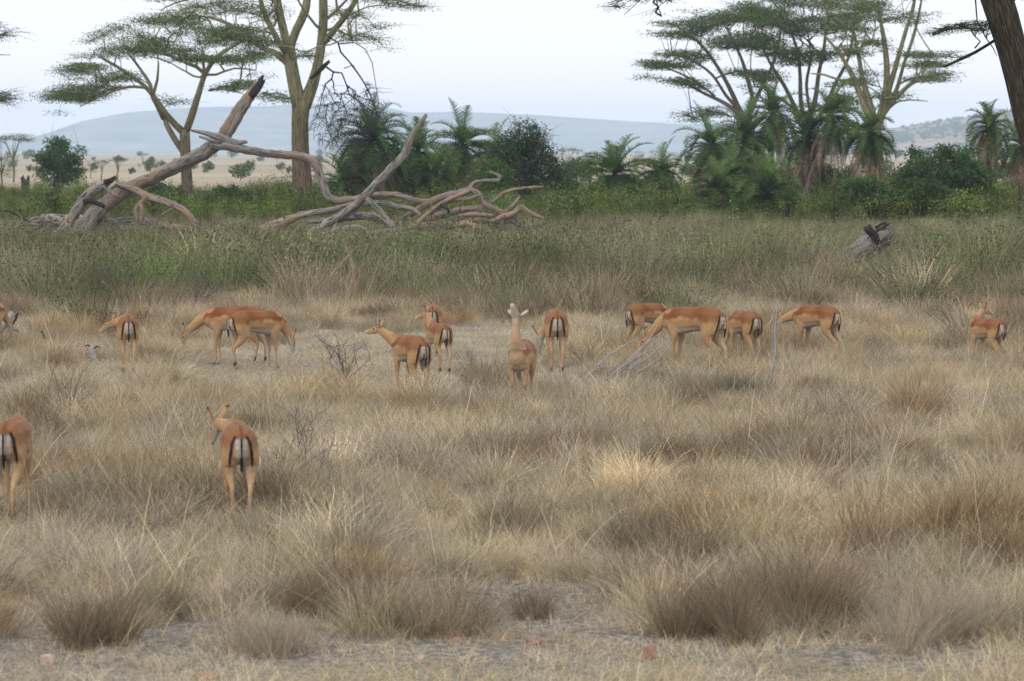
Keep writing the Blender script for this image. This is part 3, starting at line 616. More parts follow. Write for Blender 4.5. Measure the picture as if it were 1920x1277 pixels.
fl([(120, 440, -.3), (150, 434, -.3), (165, 440, -.3)], [8, 10, 6], wob=.2)
fl([(98, 455, -1.2), (120, 428, -1.1), (138, 405, -1), (152, 382, -1), (172, 360, -1), (195, 346, -1), (212, 336, -1)], [7, 8.5, 9, 9.5, 9, 7, 4], jag=1.4)
fl([(158, 378, -1.1), (172, 377, -1.2), (194, 387, -1.3)], [5, 4.5, 4], 'charred')
fl([(192, 349, -1.1), (204, 358, -1.1), (220, 369, -1.2)], [3, 3.2, 3.5])
fl([(196, 343, -1.1), (206, 338, -1.1), (214, 333, -1.1)], [5, 4, 2], 'charred', jag=1.5)
fl([(215, 345, -.5), (245, 353, -.5), (275, 368, -.5), (310, 379, -.5), (340, 392, -.6), (360, 412, -.7), (373, 434, -.8), (362, 448, -.9), (350, 456, -1)], [5, 6, 8, 8, 7.5, 6.5, 6, 6, 4])
fl([(276, 367, -.6), (266, 378, -.6), (254, 392, -.6), (257, 412, -.6), (263, 422, -.6)], [6, 5, 4, 4, 2])
fl([(264, 382, -.65), (267, 400, -.65), (265, 420, -.65)], [4, 3.5, 2])
fl([(270, 408, -.7), (284, 420, -.7), (300, 440, -.8)], [2.2, 2, 1.2], 'drift_grey')
fl([(300, 424, -.8), (320, 432, -.8), (346, 448, -.9)], [2.2, 2.4, 1.5], 'drift_grey')
fl([(372, 428, -.9), (380, 438, -.9), (392, 450, -1)], [3, 2, 1.2], 'charred')
fl([(100, 430, -.6), (60, 420, -.8), (25, 428, -.9), (-10, 440, -1)], [3, 2.5, 2, 1.2], 'drift_grey')
fl([(60, 420, -.8), (35, 405, -.8), (10, 395, -.9), (-15, 400, -.9)], [2, 1.6, 1.2, .8], 'charred')
fl([(80, 425, -.8), (45, 440, -.8), (10, 452, -.9)], [2.4, 1.8, 1], 'charred')
o1 = at(760, 446); D = o1.y
bt = empty('fallen_treetop', o1); tag(bt, 'tangled heap of bleached dead limbs lying in front of the palms, one pointing up', 'dead branches')
def hp(pts, rpx, m='drift', **k): return limb(pts, D, [q * .87 for q in rpx], M[m], bt, 'branch', org=o1, **k)
hp([(578, 440, -1), (610, 420, -1), (650, 396, -1), (682, 369, -1), (720, 330, -1), (745, 303, -1), (758, 288, -1), (770, 258, -1), (785, 236, -1), (798, 217, -1)], [7, 9, 10, 10, 9, 7.5, 8, 7, 5, 4])
hp([(688, 371, -1.1), (707, 389, -1.2), (726, 411, -1.2), (741, 424, -1.3)], [6, 5, 5, 5])
hp([(691, 366, -.4), (741, 366), (772, 374), (804, 377), (829, 367), (854, 361)], [6, 6, 5.5, 5.5, 5, 4])
hp([(751, 414), (785, 392), (819, 374), (876, 355), (894, 341), (935, 338), (938, 331), (919, 322)], [7, 7, 7, 6, 5, 4, 4, 3])
hp([(768, 432, -1.2), (791, 409, -1.1), (829, 381, -1), (866, 364, -.8), (882, 355, -.6)], [5, 5.5, 5.5, 5, 4])
hp([(880, 352, -.6), (897, 364, -.6), (910, 383, -.7), (930, 393, -.7), (947, 403, -.8)], [5, 7, 6, 6, 6])
hp([(920, 382, .2), (941, 364, .2), (966, 355, .3), (994, 352, .3), (1018, 350, .3)], [4, 4, 4, 3.5, 1.8])
hp([(918, 416, -1), (947, 405, -1), (966, 399, -1), (976, 388, -1), (991, 398, -1), (1022, 411, -1)], [4, 7, 6, 5.5, 5, 2.5])
hp([(947, 399, -.9), (963, 383, -.9), (974, 369, -.9)], [4, 3.5, 3], jag=1.2)
hp([(679, 383, -.5), (719, 382, -.5), (741, 387, -.5), (772, 392, -.5), (790, 405, -.6)], [5, 6, 6, 6, 5])
hp([(788, 419, -.2), (819, 405, -.2), (851, 396, -.2), (897, 389), (913, 385)], [6, 8, 7, 6, 4])
hp([(858, 424, -1.3), (876, 418, -1.3), (897, 427, -1.4), (922, 435, -1.4), (954, 439, -1.5)], [5, 6, 5, 4.5, 4])
hp([(790, 424, -.6), (857, 421, -.6), (897, 414, -.6), (941, 419, -.7)], [8, 8, 6, 4])
hp([(600, 445, -1.5), (613, 440, -1.4), (635, 430, -1.4), (666, 426, -1.4), (700, 434, -1.4)], [3, 5, 6, 6, 3], 'drift_grey')
hp([(576, 416), (635, 411), (679, 405), (719, 413), (741, 424)], [6, 8, 8, 8, 6], 'drift_grey')
hp([(470, 442, .3), (500, 430, .3), (548, 410, .2), (580, 400, .1), (620, 394), (662, 384, -.2)], [7, 14, 9, 7, 7, 6])
hp([(476, 448), (490, 438), (520, 432)], [4, 8, 4], 'drift_grey', wob=.2)
hp([(826, 384, -1.2), (838, 391, -1.3), (842, 398, -1.3)], [4, 3.5, 2], 'charred')
hp([(958, 417, -.5), (991, 430, -.6), (1012, 441, -.7)], [3, 3, 2], 'drift_grey')
hp([(996, 418, -.9), (1002, 430, -.9), (1010, 438, -.9)], [1.5, 2, 1])
hp([(860, 405, -1), (890, 402, -1), (925, 404, -1.1)], [4, 5, 3])
hp([(700, 400, -1.4), (735, 425, -1.5), (760, 432, -1.6)], [4, 4, 3], 'drift_grey')
hp([(806, 402, -.9), (840, 378, -.8), (880, 372, -.9), (905, 364, -.9)], [4, 4.5, 4, 2])
hp([(880, 436, -1.6), (888, 428, -1.6), (892, 420, -1.6)], [4, 3, 1], jag=1)
hp([(640, 436, -1.5), (670, 440, -1.6), (740, 432, -1.7), (800, 440, -1.6)], [4, 5, 5, 3], 'drift_grey')
def snags(parent, spots, D, org, n, lmin, lmax):
    mb = MB()
    for k in range(n):
        cx, cy, sx_, sy_ = spots[k % len(spots)]; x_, y_ = cx + random.uniform(-1, 1) * sx_, cy + random.uniform(-1, 1) * sy_; a_ = random.uniform(.2, 2.9); l_ = random.uniform(lmin, lmax); w_ = random.uniform(.7, 1.8)
        P = [atd(x_, y_, D - .8), atd(x_ + l_ * .5 * math.cos(a_) + random.gauss(0, 2), y_ - l_ * .5 * math.sin(a_) * .7, D - .9), atd(x_ + l_ * math.cos(a_ + random.gauss(0, .4)), y_ - l_ * math.sin(a_) * .8, D - 1)]
        P, R = smooth_path(P, [w_ * mpp(D), w_ * .8 * mpp(D), w_ * .4 * mpp(D)], .12); mb.tube(P, R, 5, .1)
    mb.build('twig_sprays', M['drift_grey'], parent, org=org)
snags(bt, [(830, 410, 60, 22), (930, 415, 60, 20), (700, 420, 60, 18), (980, 430, 40, 12), (880, 425, 70, 14)], o1.y, o1, 80, 14, 46)
snags(ft, [(60, 430, 60, 14), (330, 430, 60, 12), (160, 440, 60, 8)], o0.y, o0, 34, 12, 44)
# log stump with a hollow stub, dead snag far off, grey logs at the frame edges
o2 = at(1600, 505); D = o2.y
lg = empty('dead_log', o2); tag(lg, 'thick grey weathered log rising out of the brush with a jagged rotten end', 'log')
limb([(1520, 520, .8), (1560, 500, .5), (1600, 478, .2), (1632, 457), (1662, 437, -.2)], D, [12, 18, 21, 21, 18], M['drift_grey'], lg, 'trunk', 20, .25, wob=.13, org=o2)
limb([(1644, 452, -.3), (1637, 440, -.4), (1627, 426, -.5)], D, [9, 8, 8], M['charred'], lg, 'branch_stub', 12, .2, org=o2)
for k in range(16):
    v_ = k / 15; x_, y_ = 1650 + 14 * v_, 422 + 36 * v_; l_ = random.uniform(8, 24) * (1 - .4 * v_); w_ = random.uniform(2, 4)
    limb([(x_ - 8, y_ + 5, -.25), (x_ + l_ * .5, y_ - l_ * .22, -.3), (x_ + l_, y_ - l_ * random.uniform(.3, .6), -.25)], D, [w_ * 1.4, w_, w_ * .3], M['charred'] if random.random() < .6 else M['drift_grey'], lg, 'splinter', 6, 1.0, step=.06, org=o2)
o3 = at(1905, 552); D = o3.y
el = empty('dead_log', o3); tag(el, 'low grey driftwood lying in the brush above the solitary impala, half out of frame', 'log')
limb([(1838, 524), (1862, 521), (1885, 525), (1900, 530)], D, [2, 3, 4, 8], M['drift_grey'], el, 'branch', org=o3)
limb([(1893, 538), (1915, 528), (1940, 530), (1990, 540)], D, [9, 16, 18, 12], M['drift_grey'], el, 'trunk', 14, org=o3)
limb([(1908, 520), (1916, 512), (1925, 505)], D, [4, 4, 3], M['drift_grey'], el, 'branch', org=o3)
o4 = at(20, 652); D = o4.y
bl = empty('dead_log', o4); tag(bl, 'pale bleached forked log low in the grass beside the impala cut off by the frame', 'log')
limb([(-30, 640), (-5, 618), (12, 600), (22, 588)], D, [8, 10, 8, 4], M['bleached'], bl, 'trunk', 12, .8, org=o4)
limb([(2, 606), (18, 612), (32, 620)], D, [6, 5, 3], M['bleached'], bl, 'branch', 10, .8, org=o4)
limb([(20, 612), (30, 596), (33, 588)], D, [3, 3, 1.5], M['charred'], bl, 'branch', 8, .8, org=o4)
for (lab, base, parts) in (('small grey splintered stump in the dry grass beyond the white forked stump', (146, 626), [([(146, 624), (143, 606), (137, 592)], [5, 5, 3], 'drift_grey'), ([(143, 612), (149, 606), (148, 598)], [3, 2.5, 1.5], 'charred')]),
                           ('dark low broken twiggy stump between the grass and the bleached log', (84, 652), [([(86, 652), (84, 636), (78, 622)], [4, 3, 1.5], 'charred'), ([(84, 640), (94, 632), (97, 622)], [3, 2, 1], 'drift_grey'), ([(94, 650), (98, 636), (104, 628)], [2, 1.6, 1], 'drift_grey')]),
                           ('white bleached stump with two dark arms standing in the grass near the lone impala', (176, 680), [([(180, 684), (176, 668), (172, 654), (171, 647)], [3.5, 5, 4.5, 3], 'bleached'), ([(172, 651), (165, 647), (160, 649)], [2.0, 1.5, 1.2], 'charred'), ([(175, 654), (182, 649), (187, 652)], [1.8, 1.5, 1], 'charred')]),
                           ('dark forked stump standing on the plain below the round bush tree', (47, 366), [([(46, 366), (46, 350), (42, 332)], [9, 7, 3], 'charred'), ([(47, 358), (52, 345), (53, 331)], [6, 4, 2], 'charred')])):
    ob = at(*base); st = empty('tree_stump', ob); tag(st, lab, 'stump')
    for pts, rr, mm in parts: limb(pts, ob.y, rr, M[mm], st, 'trunk' if pts is parts[0][0] else 'branch', 9, 1.0, step=.05, org=ob)
o5 = at(1165, 735); D = o5.y
bs = empty('bleached_branch', o5); tag(bs, 'silvery bleached dead branch sprawling at a slant between impalas in the middle', 'dead branch')
SB = [([(1078, 742, -.5), (1100, 705, -.3), (1135, 672), (1170, 648, .2), (1200, 632, .3)], 2.0), ([(1115, 735, -.4), (1150, 700, -.2), (1195, 670, .1), (1240, 645, .3)], 2.4), ([(1140, 715, -.2), (1185, 690), (1225, 662, .2), (1255, 634, .4)], 2.0),
      ([(1150, 722, -.3), (1190, 700, -.2), (1230, 676), (1262, 640, .1)], 1.6), ([(1160, 700), (1185, 668), (1215, 640, .2), (1232, 610, .3)], 1.4), ([(1175, 688), (1205, 650), (1240, 622, .2)], 1.2),
      ([(1095, 712, -.4), (1120, 690, -.3), (1165, 690, -.3)], 1.1), ([(1170, 705), (1178, 688), (1197, 680), (1200, 664)], 1.2), ([(1200, 672), (1230, 640), (1252, 600)], 1.1), ([(1130, 690, -.1), (1138, 665), (1142, 650)], 1.2), ([(1085, 735, -.5), (1110, 720, -.5), (1150, 712, -.5)], 1.2)]
mbm = M['bleached']
SB = [(p_, r_ * .75) for p_, r_ in SB]
for k in range(14):
    u_ = random.random(); x_ = 1090 + 110 * u_; y_ = 738 - 62 * u_ + random.gauss(0, 7); L_ = random.uniform(18, 60); SB.append(([(x_, y_, -.2), (x_ + L_ * .5, y_ - L_ * .36 + random.gauss(0, 3)), (x_ + L_, y_ - L_ * random.uniform(.45, .9), .2)], random.uniform(.5, .9)))
for pts, r_ in SB: limb(pts, D, [r_ * 1.1, *[r_] * (len(pts) - 2), r_ * .4], mbm, bs, 'twig', 5, .2, step=.08, org=o5)
o6 = at(1443, 745); D = o6.y
pst = empty('pale_stalk', o6); tag(pst, 'tall pale dry stalk with a feathery top beside the side view impala', 'stalk')
limb([(1438, 748), (1446, 705), (1453, 660), (1453, 610), (1458, 575)], D, [1.6, 2.2, 2, 1.6, .8], M['bleached'], pst, 'stem', 5, 0, org=o6)
limb([(1436, 745), (1452, 690), (1448, 640), (1452, 560)], D, [1, 1.2, 1, .5], M['bleached'], pst, 'stem', 4, 0, org=o6)
limb([(1453, 640), (1458, 618), (1466, 600)], D, [1, 1, .4], M['bleached'], pst, 'stem', 4, 0, org=o6)

# ================================================================== ROCKS
import bmesh
def rock(px, py, w, h, m, label):
    bm = bmesh.new(); bmesh.ops.create_icosphere(bm, subdivisions=2, radius=1); p = at(px, py); s = mpp(p.y); o_ = random.random() * 50
    for v in bm.verts:
        c = v.co; n = .22 * math.sin(c.x * 3 + o_) * math.sin(c.y * 4 + o_) + .14 * math.sin(c.z * 7 + o_ * 2 + c.x * 4); c *= 1 + n
        c.x = max(-.82, min(.86, c.x)); c.z = min(c.z, .62 + .12 * c.x); v.co = Vector((c.x * w / 2 * s, c.y * w * .4 * s, c.z * h * .8 * s))
    me = bpy.data.meshes.new('rock'); bm.to_mesh(me); bm.free(); me.materials.append(M[m]); o = bpy.data.objects.new('rock', me); C.objects.link(o)
    o.location = p + Vector((0, 0, h * .3 * s)); o.rotation_euler = (0, .08, random.uniform(-.3, .3)); tag(o, label, 'rock')
rock(1218, 1234, 30, 30, 'rock_red', 'upright red rock standing on the bare ground')
rock(388, 1274, 52, 18, 'rock_red', 'flat red slab of rock with a pale top at the frame bottom')
rock(89, 1246, 34, 24, 'rock_pale', 'pale pinkish rock near the brown grass clump at the corner')
rock(854, 1206, 20, 14, 'rock_red', 'small round reddish stone in front of the middle grass clump')
rock(1000, 1208, 34, 12, 'rock_red', 'thin flat reddish stone lying between small and upright red rocks')
rock(788, 1238, 20, 12, 'rock_pale', 'small whitish stone on the bare strip below the middle clump')

# ================================================================== TREES
def limbs_nodes(limbs, D, T):
    for pts, rr in limbs:
        P = [atd(p[0], p[1], D + (p[2] if len(p) > 2 else 0)) for p in pts]; R = [r * mpp(D) for r in rr]
        P, R = smooth_path(P, R, .35); T['limbs'].append((P, R))
        for p, r in zip(P, R): T['n'].append((p.x, p.y, p.z, r))
def grow(T, att, tip, mb, rmax=.06, up=.9, sag=0.0, sides=4, wig=.05):
    """join attractors one by one to the nearest branch; returns tips' directions"""
    nodes = np.array(T['n']); base = nodes[0, :3]
    order = np.argsort(np.linalg.norm(att - nodes[:, None, :3].mean(0), axis=1)); NP = nodes[:, :3].copy(); par = np.full(len(NP), -1); br = []; dirs = []
    for ai in order:
        a = att[ai]; d = a - NP; L_ = np.linalg.norm(d, axis=1) + 1e-6
        cost = L_ * (1 + up * np.maximum(0, .25 - d[:, 2] / L_)) if sag == 0 else L_ * (1 + .6 * np.maximum(0, .2 + d[:, 2] / L_))
        k = int(np.argmin(cost)); s = NP[k]; dd = a - s; l = np.linalg.norm(dd)
        mid = s + dd * .5 + np.array([0, 0, (.12 if sag == 0 else .10) * l]) + rng.normal(size=3) * wig * l
        n = max(2, int(l / .45)); t = np.linspace(0, 1, n + 1)[:, None]; P = (1 - t) ** 2 * s + 2 * t * (1 - t) * mid + t ** 2 * a
        P[1:-1] += rng.normal(size=(n - 1, 3)) * .03
        br.append([k, len(NP), n, P]); NP = np.concatenate([NP, P[1:]]); par = np.concatenate([par, [k], np.arange(len(par), len(par) + n - 1)]); dirs.append(dd / (l + 1e-6))
    cnt = np.zeros(len(NP)); 
    for b in reversed(br):
        k, st, n, P = b; c = cnt[st:st + n][::-1].cumsum()[::-1] + 1; b.append(c); cnt[k] += c[0]
    for k, st, n, P, c in br:
        R = np.minimum(tip * np.maximum(c, 1) ** .45, rmax); R = np.concatenate([[R[0]], R]); R[-1] = tip * .5
        mb.tube(P, R, sides, 0, cap=False, sh=.3)
    return att[order], np.array(dirs)
def inpoly(px, py, poly):
    c = np.zeros(len(px), bool); n = len(poly)
    for i in range(n):
        x1, y1 = poly[i]; x2, y2 = poly[(i + 1) % n]
        k = ((y1 > py) != (y2 > py)) & (px < (x2 - x1) * (py - y1) / (y2 - y1 + 1e-9) + x1); c ^= k
    return c
def pads(polys, D, depth, n, layer=None, seed=1):
    """crown attractors: points in outlines seen against the sky, spread in depth"""
    out = []
    tot = sum(w for _, w in polys)
    for poly, w in polys:
        a = np.array(poly, float); lo, hi = a.min(0), a.max(0); q = int(n * w / tot); got = 0
        while got < q:
            px = rng.uniform(lo[0], hi[0], 400); py = rng.uniform(lo[1], hi[1], 400)
            k = inpoly(px, py, poly) & (np.sin(py / 8.5 + 2.2 * np.sin(px / 47 + seed) + seed) + .9 * rng.random(400) + .35 * np.sin(px / 13 + py / 9) > .15)
            for x, y in list(zip(px[k], py[k]))[:q - got]:
                out.append(tuple(atd(x, y, D + rng.normal() * depth))); got += 1
    return np.array(out)
def foliage(mb, tips, dirs, n, spread, thick, size, twigs=None, tw=.012, flat=.55):
    for a, d in zip(tips, dirs):
        m = max(3, int(1.7 * n * rng.uniform(.4, 1.6))); h = np.array([d[0], d[1], 0]); h /= np.linalg.norm(h) + 1e-6
        P = a + np.clip(rng.normal(size=(m, 3)), -1.4, 1.4) * np.array([spread, spread, thick]) + np.outer(rng.uniform(-1, 1, m) * spread, h)
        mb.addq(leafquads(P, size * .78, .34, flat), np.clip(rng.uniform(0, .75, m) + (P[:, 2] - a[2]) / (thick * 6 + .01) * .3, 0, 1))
        if twigs is not None:
            for q in range(5):
                e = a + rng.normal(size=3) * np.array([spread, spread, thick]) * 1.4; twigs.tube([a - d * .2, (a + e) / 2 + np.array([0, 0, .03]), e], [tw, tw * .7, tw * .3], 3, 0, cap=False, sh=.3)
def make_tree(base, D, trunk, limbs, polys, depth, npad, label, bark, leaf, cat='tree', leafn=34, spread=.42, thick=.10, size=.075, tip=.012, rmax=.10, group=None, name='acacia_tree', seed=1, up=.9):
    root = empty(name, base); tag(root, label, cat, group)
    T = {'n': [], 'limbs': []}; limbs_nodes(trunk + limbs, D, T); mb = MB()
    for i, (P, R) in enumerate(T['limbs']): mb.tube(P, R, 14 if i < len(trunk) else 9, .07, cap=True, sh=.4)
    nt_ = len(T['limbs'][0][0])
    T2 = {'n': T['n'][nt_ // 2:]}; att = pads(polys, D, depth, npad, seed=seed)
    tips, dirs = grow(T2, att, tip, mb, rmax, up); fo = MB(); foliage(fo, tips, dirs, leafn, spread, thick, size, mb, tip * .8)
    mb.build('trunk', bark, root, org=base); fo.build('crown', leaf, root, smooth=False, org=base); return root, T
def tree_base(px, D): 
    x = (px - 960) / F * D; return Vector((x, D, float(H(x, D)) - .05))
# T1: the spreading acacia behind the fallen trunk
D = 166; b = tree_base(352, D)
make_tree(b, D, [([(352, 392), (351, 345), (348, 290), (346, 243)], [12, 11, 10, 9])],
    [([(346, 250), (330, 235), (312, 215), (295, 190), (272, 162), (245, 142, 1), (215, 122, 1), (185, 106, 1)], [7, 6, 5.5, 5, 4, 3.5, 3, 1.5]),
     ([(347, 290), (328, 262), (312, 232), (306, 215)], [6, 5.5, 4.5, 3]), ([(306, 222), (285, 178, -1.5), (282, 160, -2), (262, 128, -2), (240, 100, -3)], [4.5, 4, 3.5, 2.5, 1.5]),
     ([(286, 180, -1), (295, 150, -1.5), (297, 116, -2)], [3.5, 2.5, 1.5]), ([(348, 248), (360, 215), (372, 178, 1), (385, 138, 1), (408, 105, 1.5), (440, 85, 2), (472, 68, 2)], [7, 6.5, 5.5, 5, 4, 3, 1.5]),
     ([(350, 240), (364, 200, -.5), (378, 160, -1), (382, 128, -1.5), (378, 95, -2)], [5.5, 5, 4, 3, 1.5]), ([(275, 165), (240, 163, -1), (200, 176, -1.5), (150, 200, -2)], [3, 2.6, 2, 1]),
     ([(398, 118, 1), (375, 145, 2), (350, 135, 2.5), (320, 118, 3)], [2.5, 2, 1.6, 1]), ([(385, 140), (405, 140), (440, 128), (480, 132)], [2.5, 2.2, 1.8, 1]), ([(392, 170, -.5), (420, 168, -1), (455, 175, -1)], [1.6, 1.6, 1])],
    [([(72, 202), (92, 172), (135, 160), (190, 150), (235, 168), (205, 188), (150, 205), (100, 214)], 1.3), ([(103, 155), (125, 122), (175, 118), (240, 130), (250, 150), (190, 152), (140, 160)], 1.0),
     ([(135, 95), (170, 68), (240, 62), (330, 60), (400, 72), (470, 90), (500, 105), (470, 122), (400, 115), (330, 118), (260, 112), (200, 108), (150, 110)], 3.4),
     ([(175, 68), (215, 50), (280, 30), (345, 20), (420, 40), (480, 60), (470, 80), (380, 65), (280, 58)], 1.6), ([(300, 186), (340, 178), (348, 200), (320, 204)], .12), ([(395, 152), (450, 140), (500, 130), (490, 160), (430, 172), (400, 168)], .45)],
    2.4, 430, 'spreading flat crowned acacia rising behind the fallen trunk', M['fever'], M['acacia'], leafn=60, size=.066, seed=2)
# T2: the tall fever tree
D = 137; b = tree_base(567, D)
root2, T2n = make_tree(b, D, [([(568, 412), (567, 370), (565, 320), (563, 270), (563, 225), (566, 188)], [24, 20, 18, 17, 17, 19])],
    [([(562, 200), (552, 160), (545, 120), (540, 85)], [15, 13, 12, 12]), ([(540, 90), (530, 50), (521, 10), (512, -40), (505, -90)], [9, 8.5, 8, 7, 3]), ([(543, 92), (556, 55), (572, 20), (580, -30, 1), (590, -80, 1)], [8.5, 8, 7.5, 6, 2]),
     ([(543, 122), (520, 102), (490, 88, 1), (462, 68, 1), (430, 45, 1.5), (390, 30, 2)], [6.5, 6, 4.5, 4, 3, 1.5]), ([(536, 100), (518, 70, -1), (500, 35, -1), (485, -10, -1.5), (470, -50, -2)], [6, 5.5, 5, 4, 1.5]),
     ([(570, 200), (584, 165), (594, 130), (601, 90), (606, 40), (606, -10), (604, -60)], [14, 12, 10.5, 9.5, 8.5, 7.5, 4]), ([(603, 85), (630, 52, -.5), (655, 20, -1), (680, -20, -1), (705, -50, -1)], [6.5, 6, 5.5, 4, 2]),
     ([(606, 60), (590, 45, -.4), (572, 22, -.5), (556, -5, -.8)], [3, 2.6, 2.2, 1.5]), ([(604, 42), (625, 25, .8), (655, -5, 1)], [3.5, 3, 2]), ([(640, -20, 1), (700, -12, 1), (760, 5, 1), (800, 12, 1)], [3, 2.2, 1.6, .8]),
     ([(520, 5, 1), (470, -20, 1), (400, -10, 2), (330, 5, 2), (300, 20, 2)], [4, 3, 2.4, 1.6, .8]), ([(470, 68, 1), (420, 42, 1.5), (360, 30, 2), (310, 55, 2)], [2.6, 2.2, 1.6, .8]), ([(559, 178), (540, 186, .5), (515, 180, .8), (490, 176, 1)], [2, 1.6, 1.2, .8])],
    [([(278, 20), (300, -10), (400, -50), (540, -120), (600, -130), (590, -30), (530, 20), (510, 60), (460, 62), (400, 50), (320, 40)], 3.6), ([(380, 60), (450, 55), (530, 85), (545, 115), (500, 110), (440, 92), (400, 85)], .9),
     ([(600, -120), (720, -110), (800, -40), (845, 14), (800, 18), (730, 12), (650, 0), (600, -30)], 1.9), ([(620, 50), (680, 60), (750, 92), (720, 96), (660, 78), (628, 68)], .30), ([(610, 15), (700, 25), (740, 45), (700, 52), (640, 40)], .35), ([(488, 172), (545, 175), (545, 192), (500, 192)], .2), ([(555, 92), (590, 100), (578, 115), (558, 108)], .12)],
    2.6, 430, 'tall fever tree with a thick yellow green forked trunk and hanging dead twigs', M['fever'], M['acacia'], leafn=48, spread=.40, size=.054, seed=5, tip=.011)
# its dead hanging branch and burnt stub
dt = MB(); T = {'n': [], 'limbs': []}
limbs_nodes([([(615, 68, -.6), (634, 80, -.8), (639, 98, -.8), (657, 118, -.8), (675, 143, -.9), (692, 172, -.9), (703, 200, -.9), (712, 222, -.9)], [1.6, 2, 1.8, 1.7, 1.6, 1.3, 1, .6]), ([(607, 122, -.5), (625, 135, -.7), (622, 148, -.7), (610, 158, -.7), (604, 180, -.7), (597, 215, -.7)], [2, 2, 1.6, 1.4, 1.1, .7]),
             ([(625, 135, -.7), (641, 137, -.7), (650, 160, -.8), (655, 178, -.8), (680, 195, -.9), (705, 215, -1)], [1.8, 1.6, 1.5, 1.3, 1, .6]), ([(637, 82, -.8), (665, 80, -.9), (685, 92, -1), (698, 118, -1), (703, 150, -1), (710, 190, -1)], [1.2, 1, .9, .8, .7, .5]), ([(645, 128, -.8), (662, 122, -.9), (674, 142, -.9)], [1, .9, .7])], D, T)
for P, R in T['limbs']: dt.tube(P, R, 5, .05)
nz_ = 200; px_ = rng.uniform(584, 722, nz_ * 3); py_ = 150 + 118 * rng.random(nz_ * 3) ** .8; k = inpoly(px_, py_, [(612, 150), (640, 170), (690, 150), (706, 170), (718, 225), (700, 240), (690, 262), (640, 272), (600, 268), (584, 245), (592, 190)]); px_, py_ = px_[k][:nz_], py_[k][:nz_]
att = np.array([tuple(atd(a, c, D - .8 + rng.normal() * .7)) for a, c in zip(px_, py_)])
tips, dirs = grow(T, att, .0075, dt, .03, sag=1, sides=3, wig=.10)
for a in tips:
    for q in range(3):
        e = a + np.array([rng.normal() * .28, rng.normal() * .28, -abs(rng.normal()) * .35]); dt.tube([a, (a + e) / 2 + rng.normal(size=3) * .05, e], [.0085, .0075, .004], 3, 0, cap=False)
tag(dt.build('dead_branch', M['deadtwig'], root2, org=b), 'dark bare dead twigs hanging like a net')
limb([(582, 147, -.5), (592, 140, -.5), (604, 128, -.55), (616, 116, -.6)], D, [2.5, 4, 4.5, 2.5], M['charred'], root2, 'broken_stub', 8, 1.0, org=b)
# T3: three tall acacias behind the palms
D = 192
b = tree_base(1405, D)
make_tree(b, D, [([(1405, 395), (1405, 330), (1402, 270), (1400, 225)], [9, 8.5, 8, 7])],
    [([(1401, 232), (1375, 205), (1352, 190), (1322, 176, 1), (1290, 160, 1), (1255, 150, 1)], [4.5, 4, 3.5, 3, 2, 1]), ([(1400, 228), (1384, 200), (1368, 165), (1348, 130), (1320, 90), (1290, 62), (1258, 45)], [5, 4.5, 4, 3.5, 3, 2, 1]), ([(1402, 225), (1412, 195), (1405, 160), (1392, 115), (1372, 70), (1350, 35)], [5, 4.5, 4, 3, 2, 1]),
     ([(1385, 205), (1362, 180), (1335, 140, -1), (1300, 115, -1), (1260, 98, -1)], [3.5, 3, 2.5, 2, 1]), ([(1404, 220), (1420, 180, 1), (1445, 130, 1), (1460, 80, 1), (1465, 40, 1)], [4.5, 4, 3, 2.4, 1.2]), ([(1340, 180), (1300, 150, 1), (1250, 128, 1), (1215, 122, 1)], [2.4, 2, 1.4, .8]), ([(1372, 220), (1340, 210), (1300, 222)], [2, 1.6, 1])],
    [([(1195, 124), (1215, 115), (1270, 118), (1300, 130), (1260, 132), (1215, 130)], .5), ([(1205, 146), (1230, 137), (1300, 150), (1340, 175), (1290, 160), (1240, 152)], .35), ([(1222, 60), (1250, 55), (1300, 62), (1330, 80), (1280, 75)], .3), ([(1235, 42), (1260, 30), (1350, 32), (1450, 45), (1480, 100), (1420, 110), (1340, 85), (1290, 60)], 2.6),
     ([(1285, 22), (1350, 5), (1420, 0), (1480, 20), (1470, 50), (1380, 45), (1310, 38)], 1.3), ([(1230, 92), (1290, 88), (1330, 110), (1300, 122), (1250, 105)], .45), ([(1375, 130), (1440, 135), (1470, 160), (1430, 170), (1390, 150)], .6), ([(1280, 215), (1340, 200), (1370, 215), (1330, 232), (1290, 232)], .3)],
    3.2, 430, 'many stemmed acacia with fanned layered limbs reaching toward the open sky', M['thinbark'], M['acacia'], leafn=44, spread=.5, size=.09, seed=3, tip=.012)
b = tree_base(1515, D + 6)
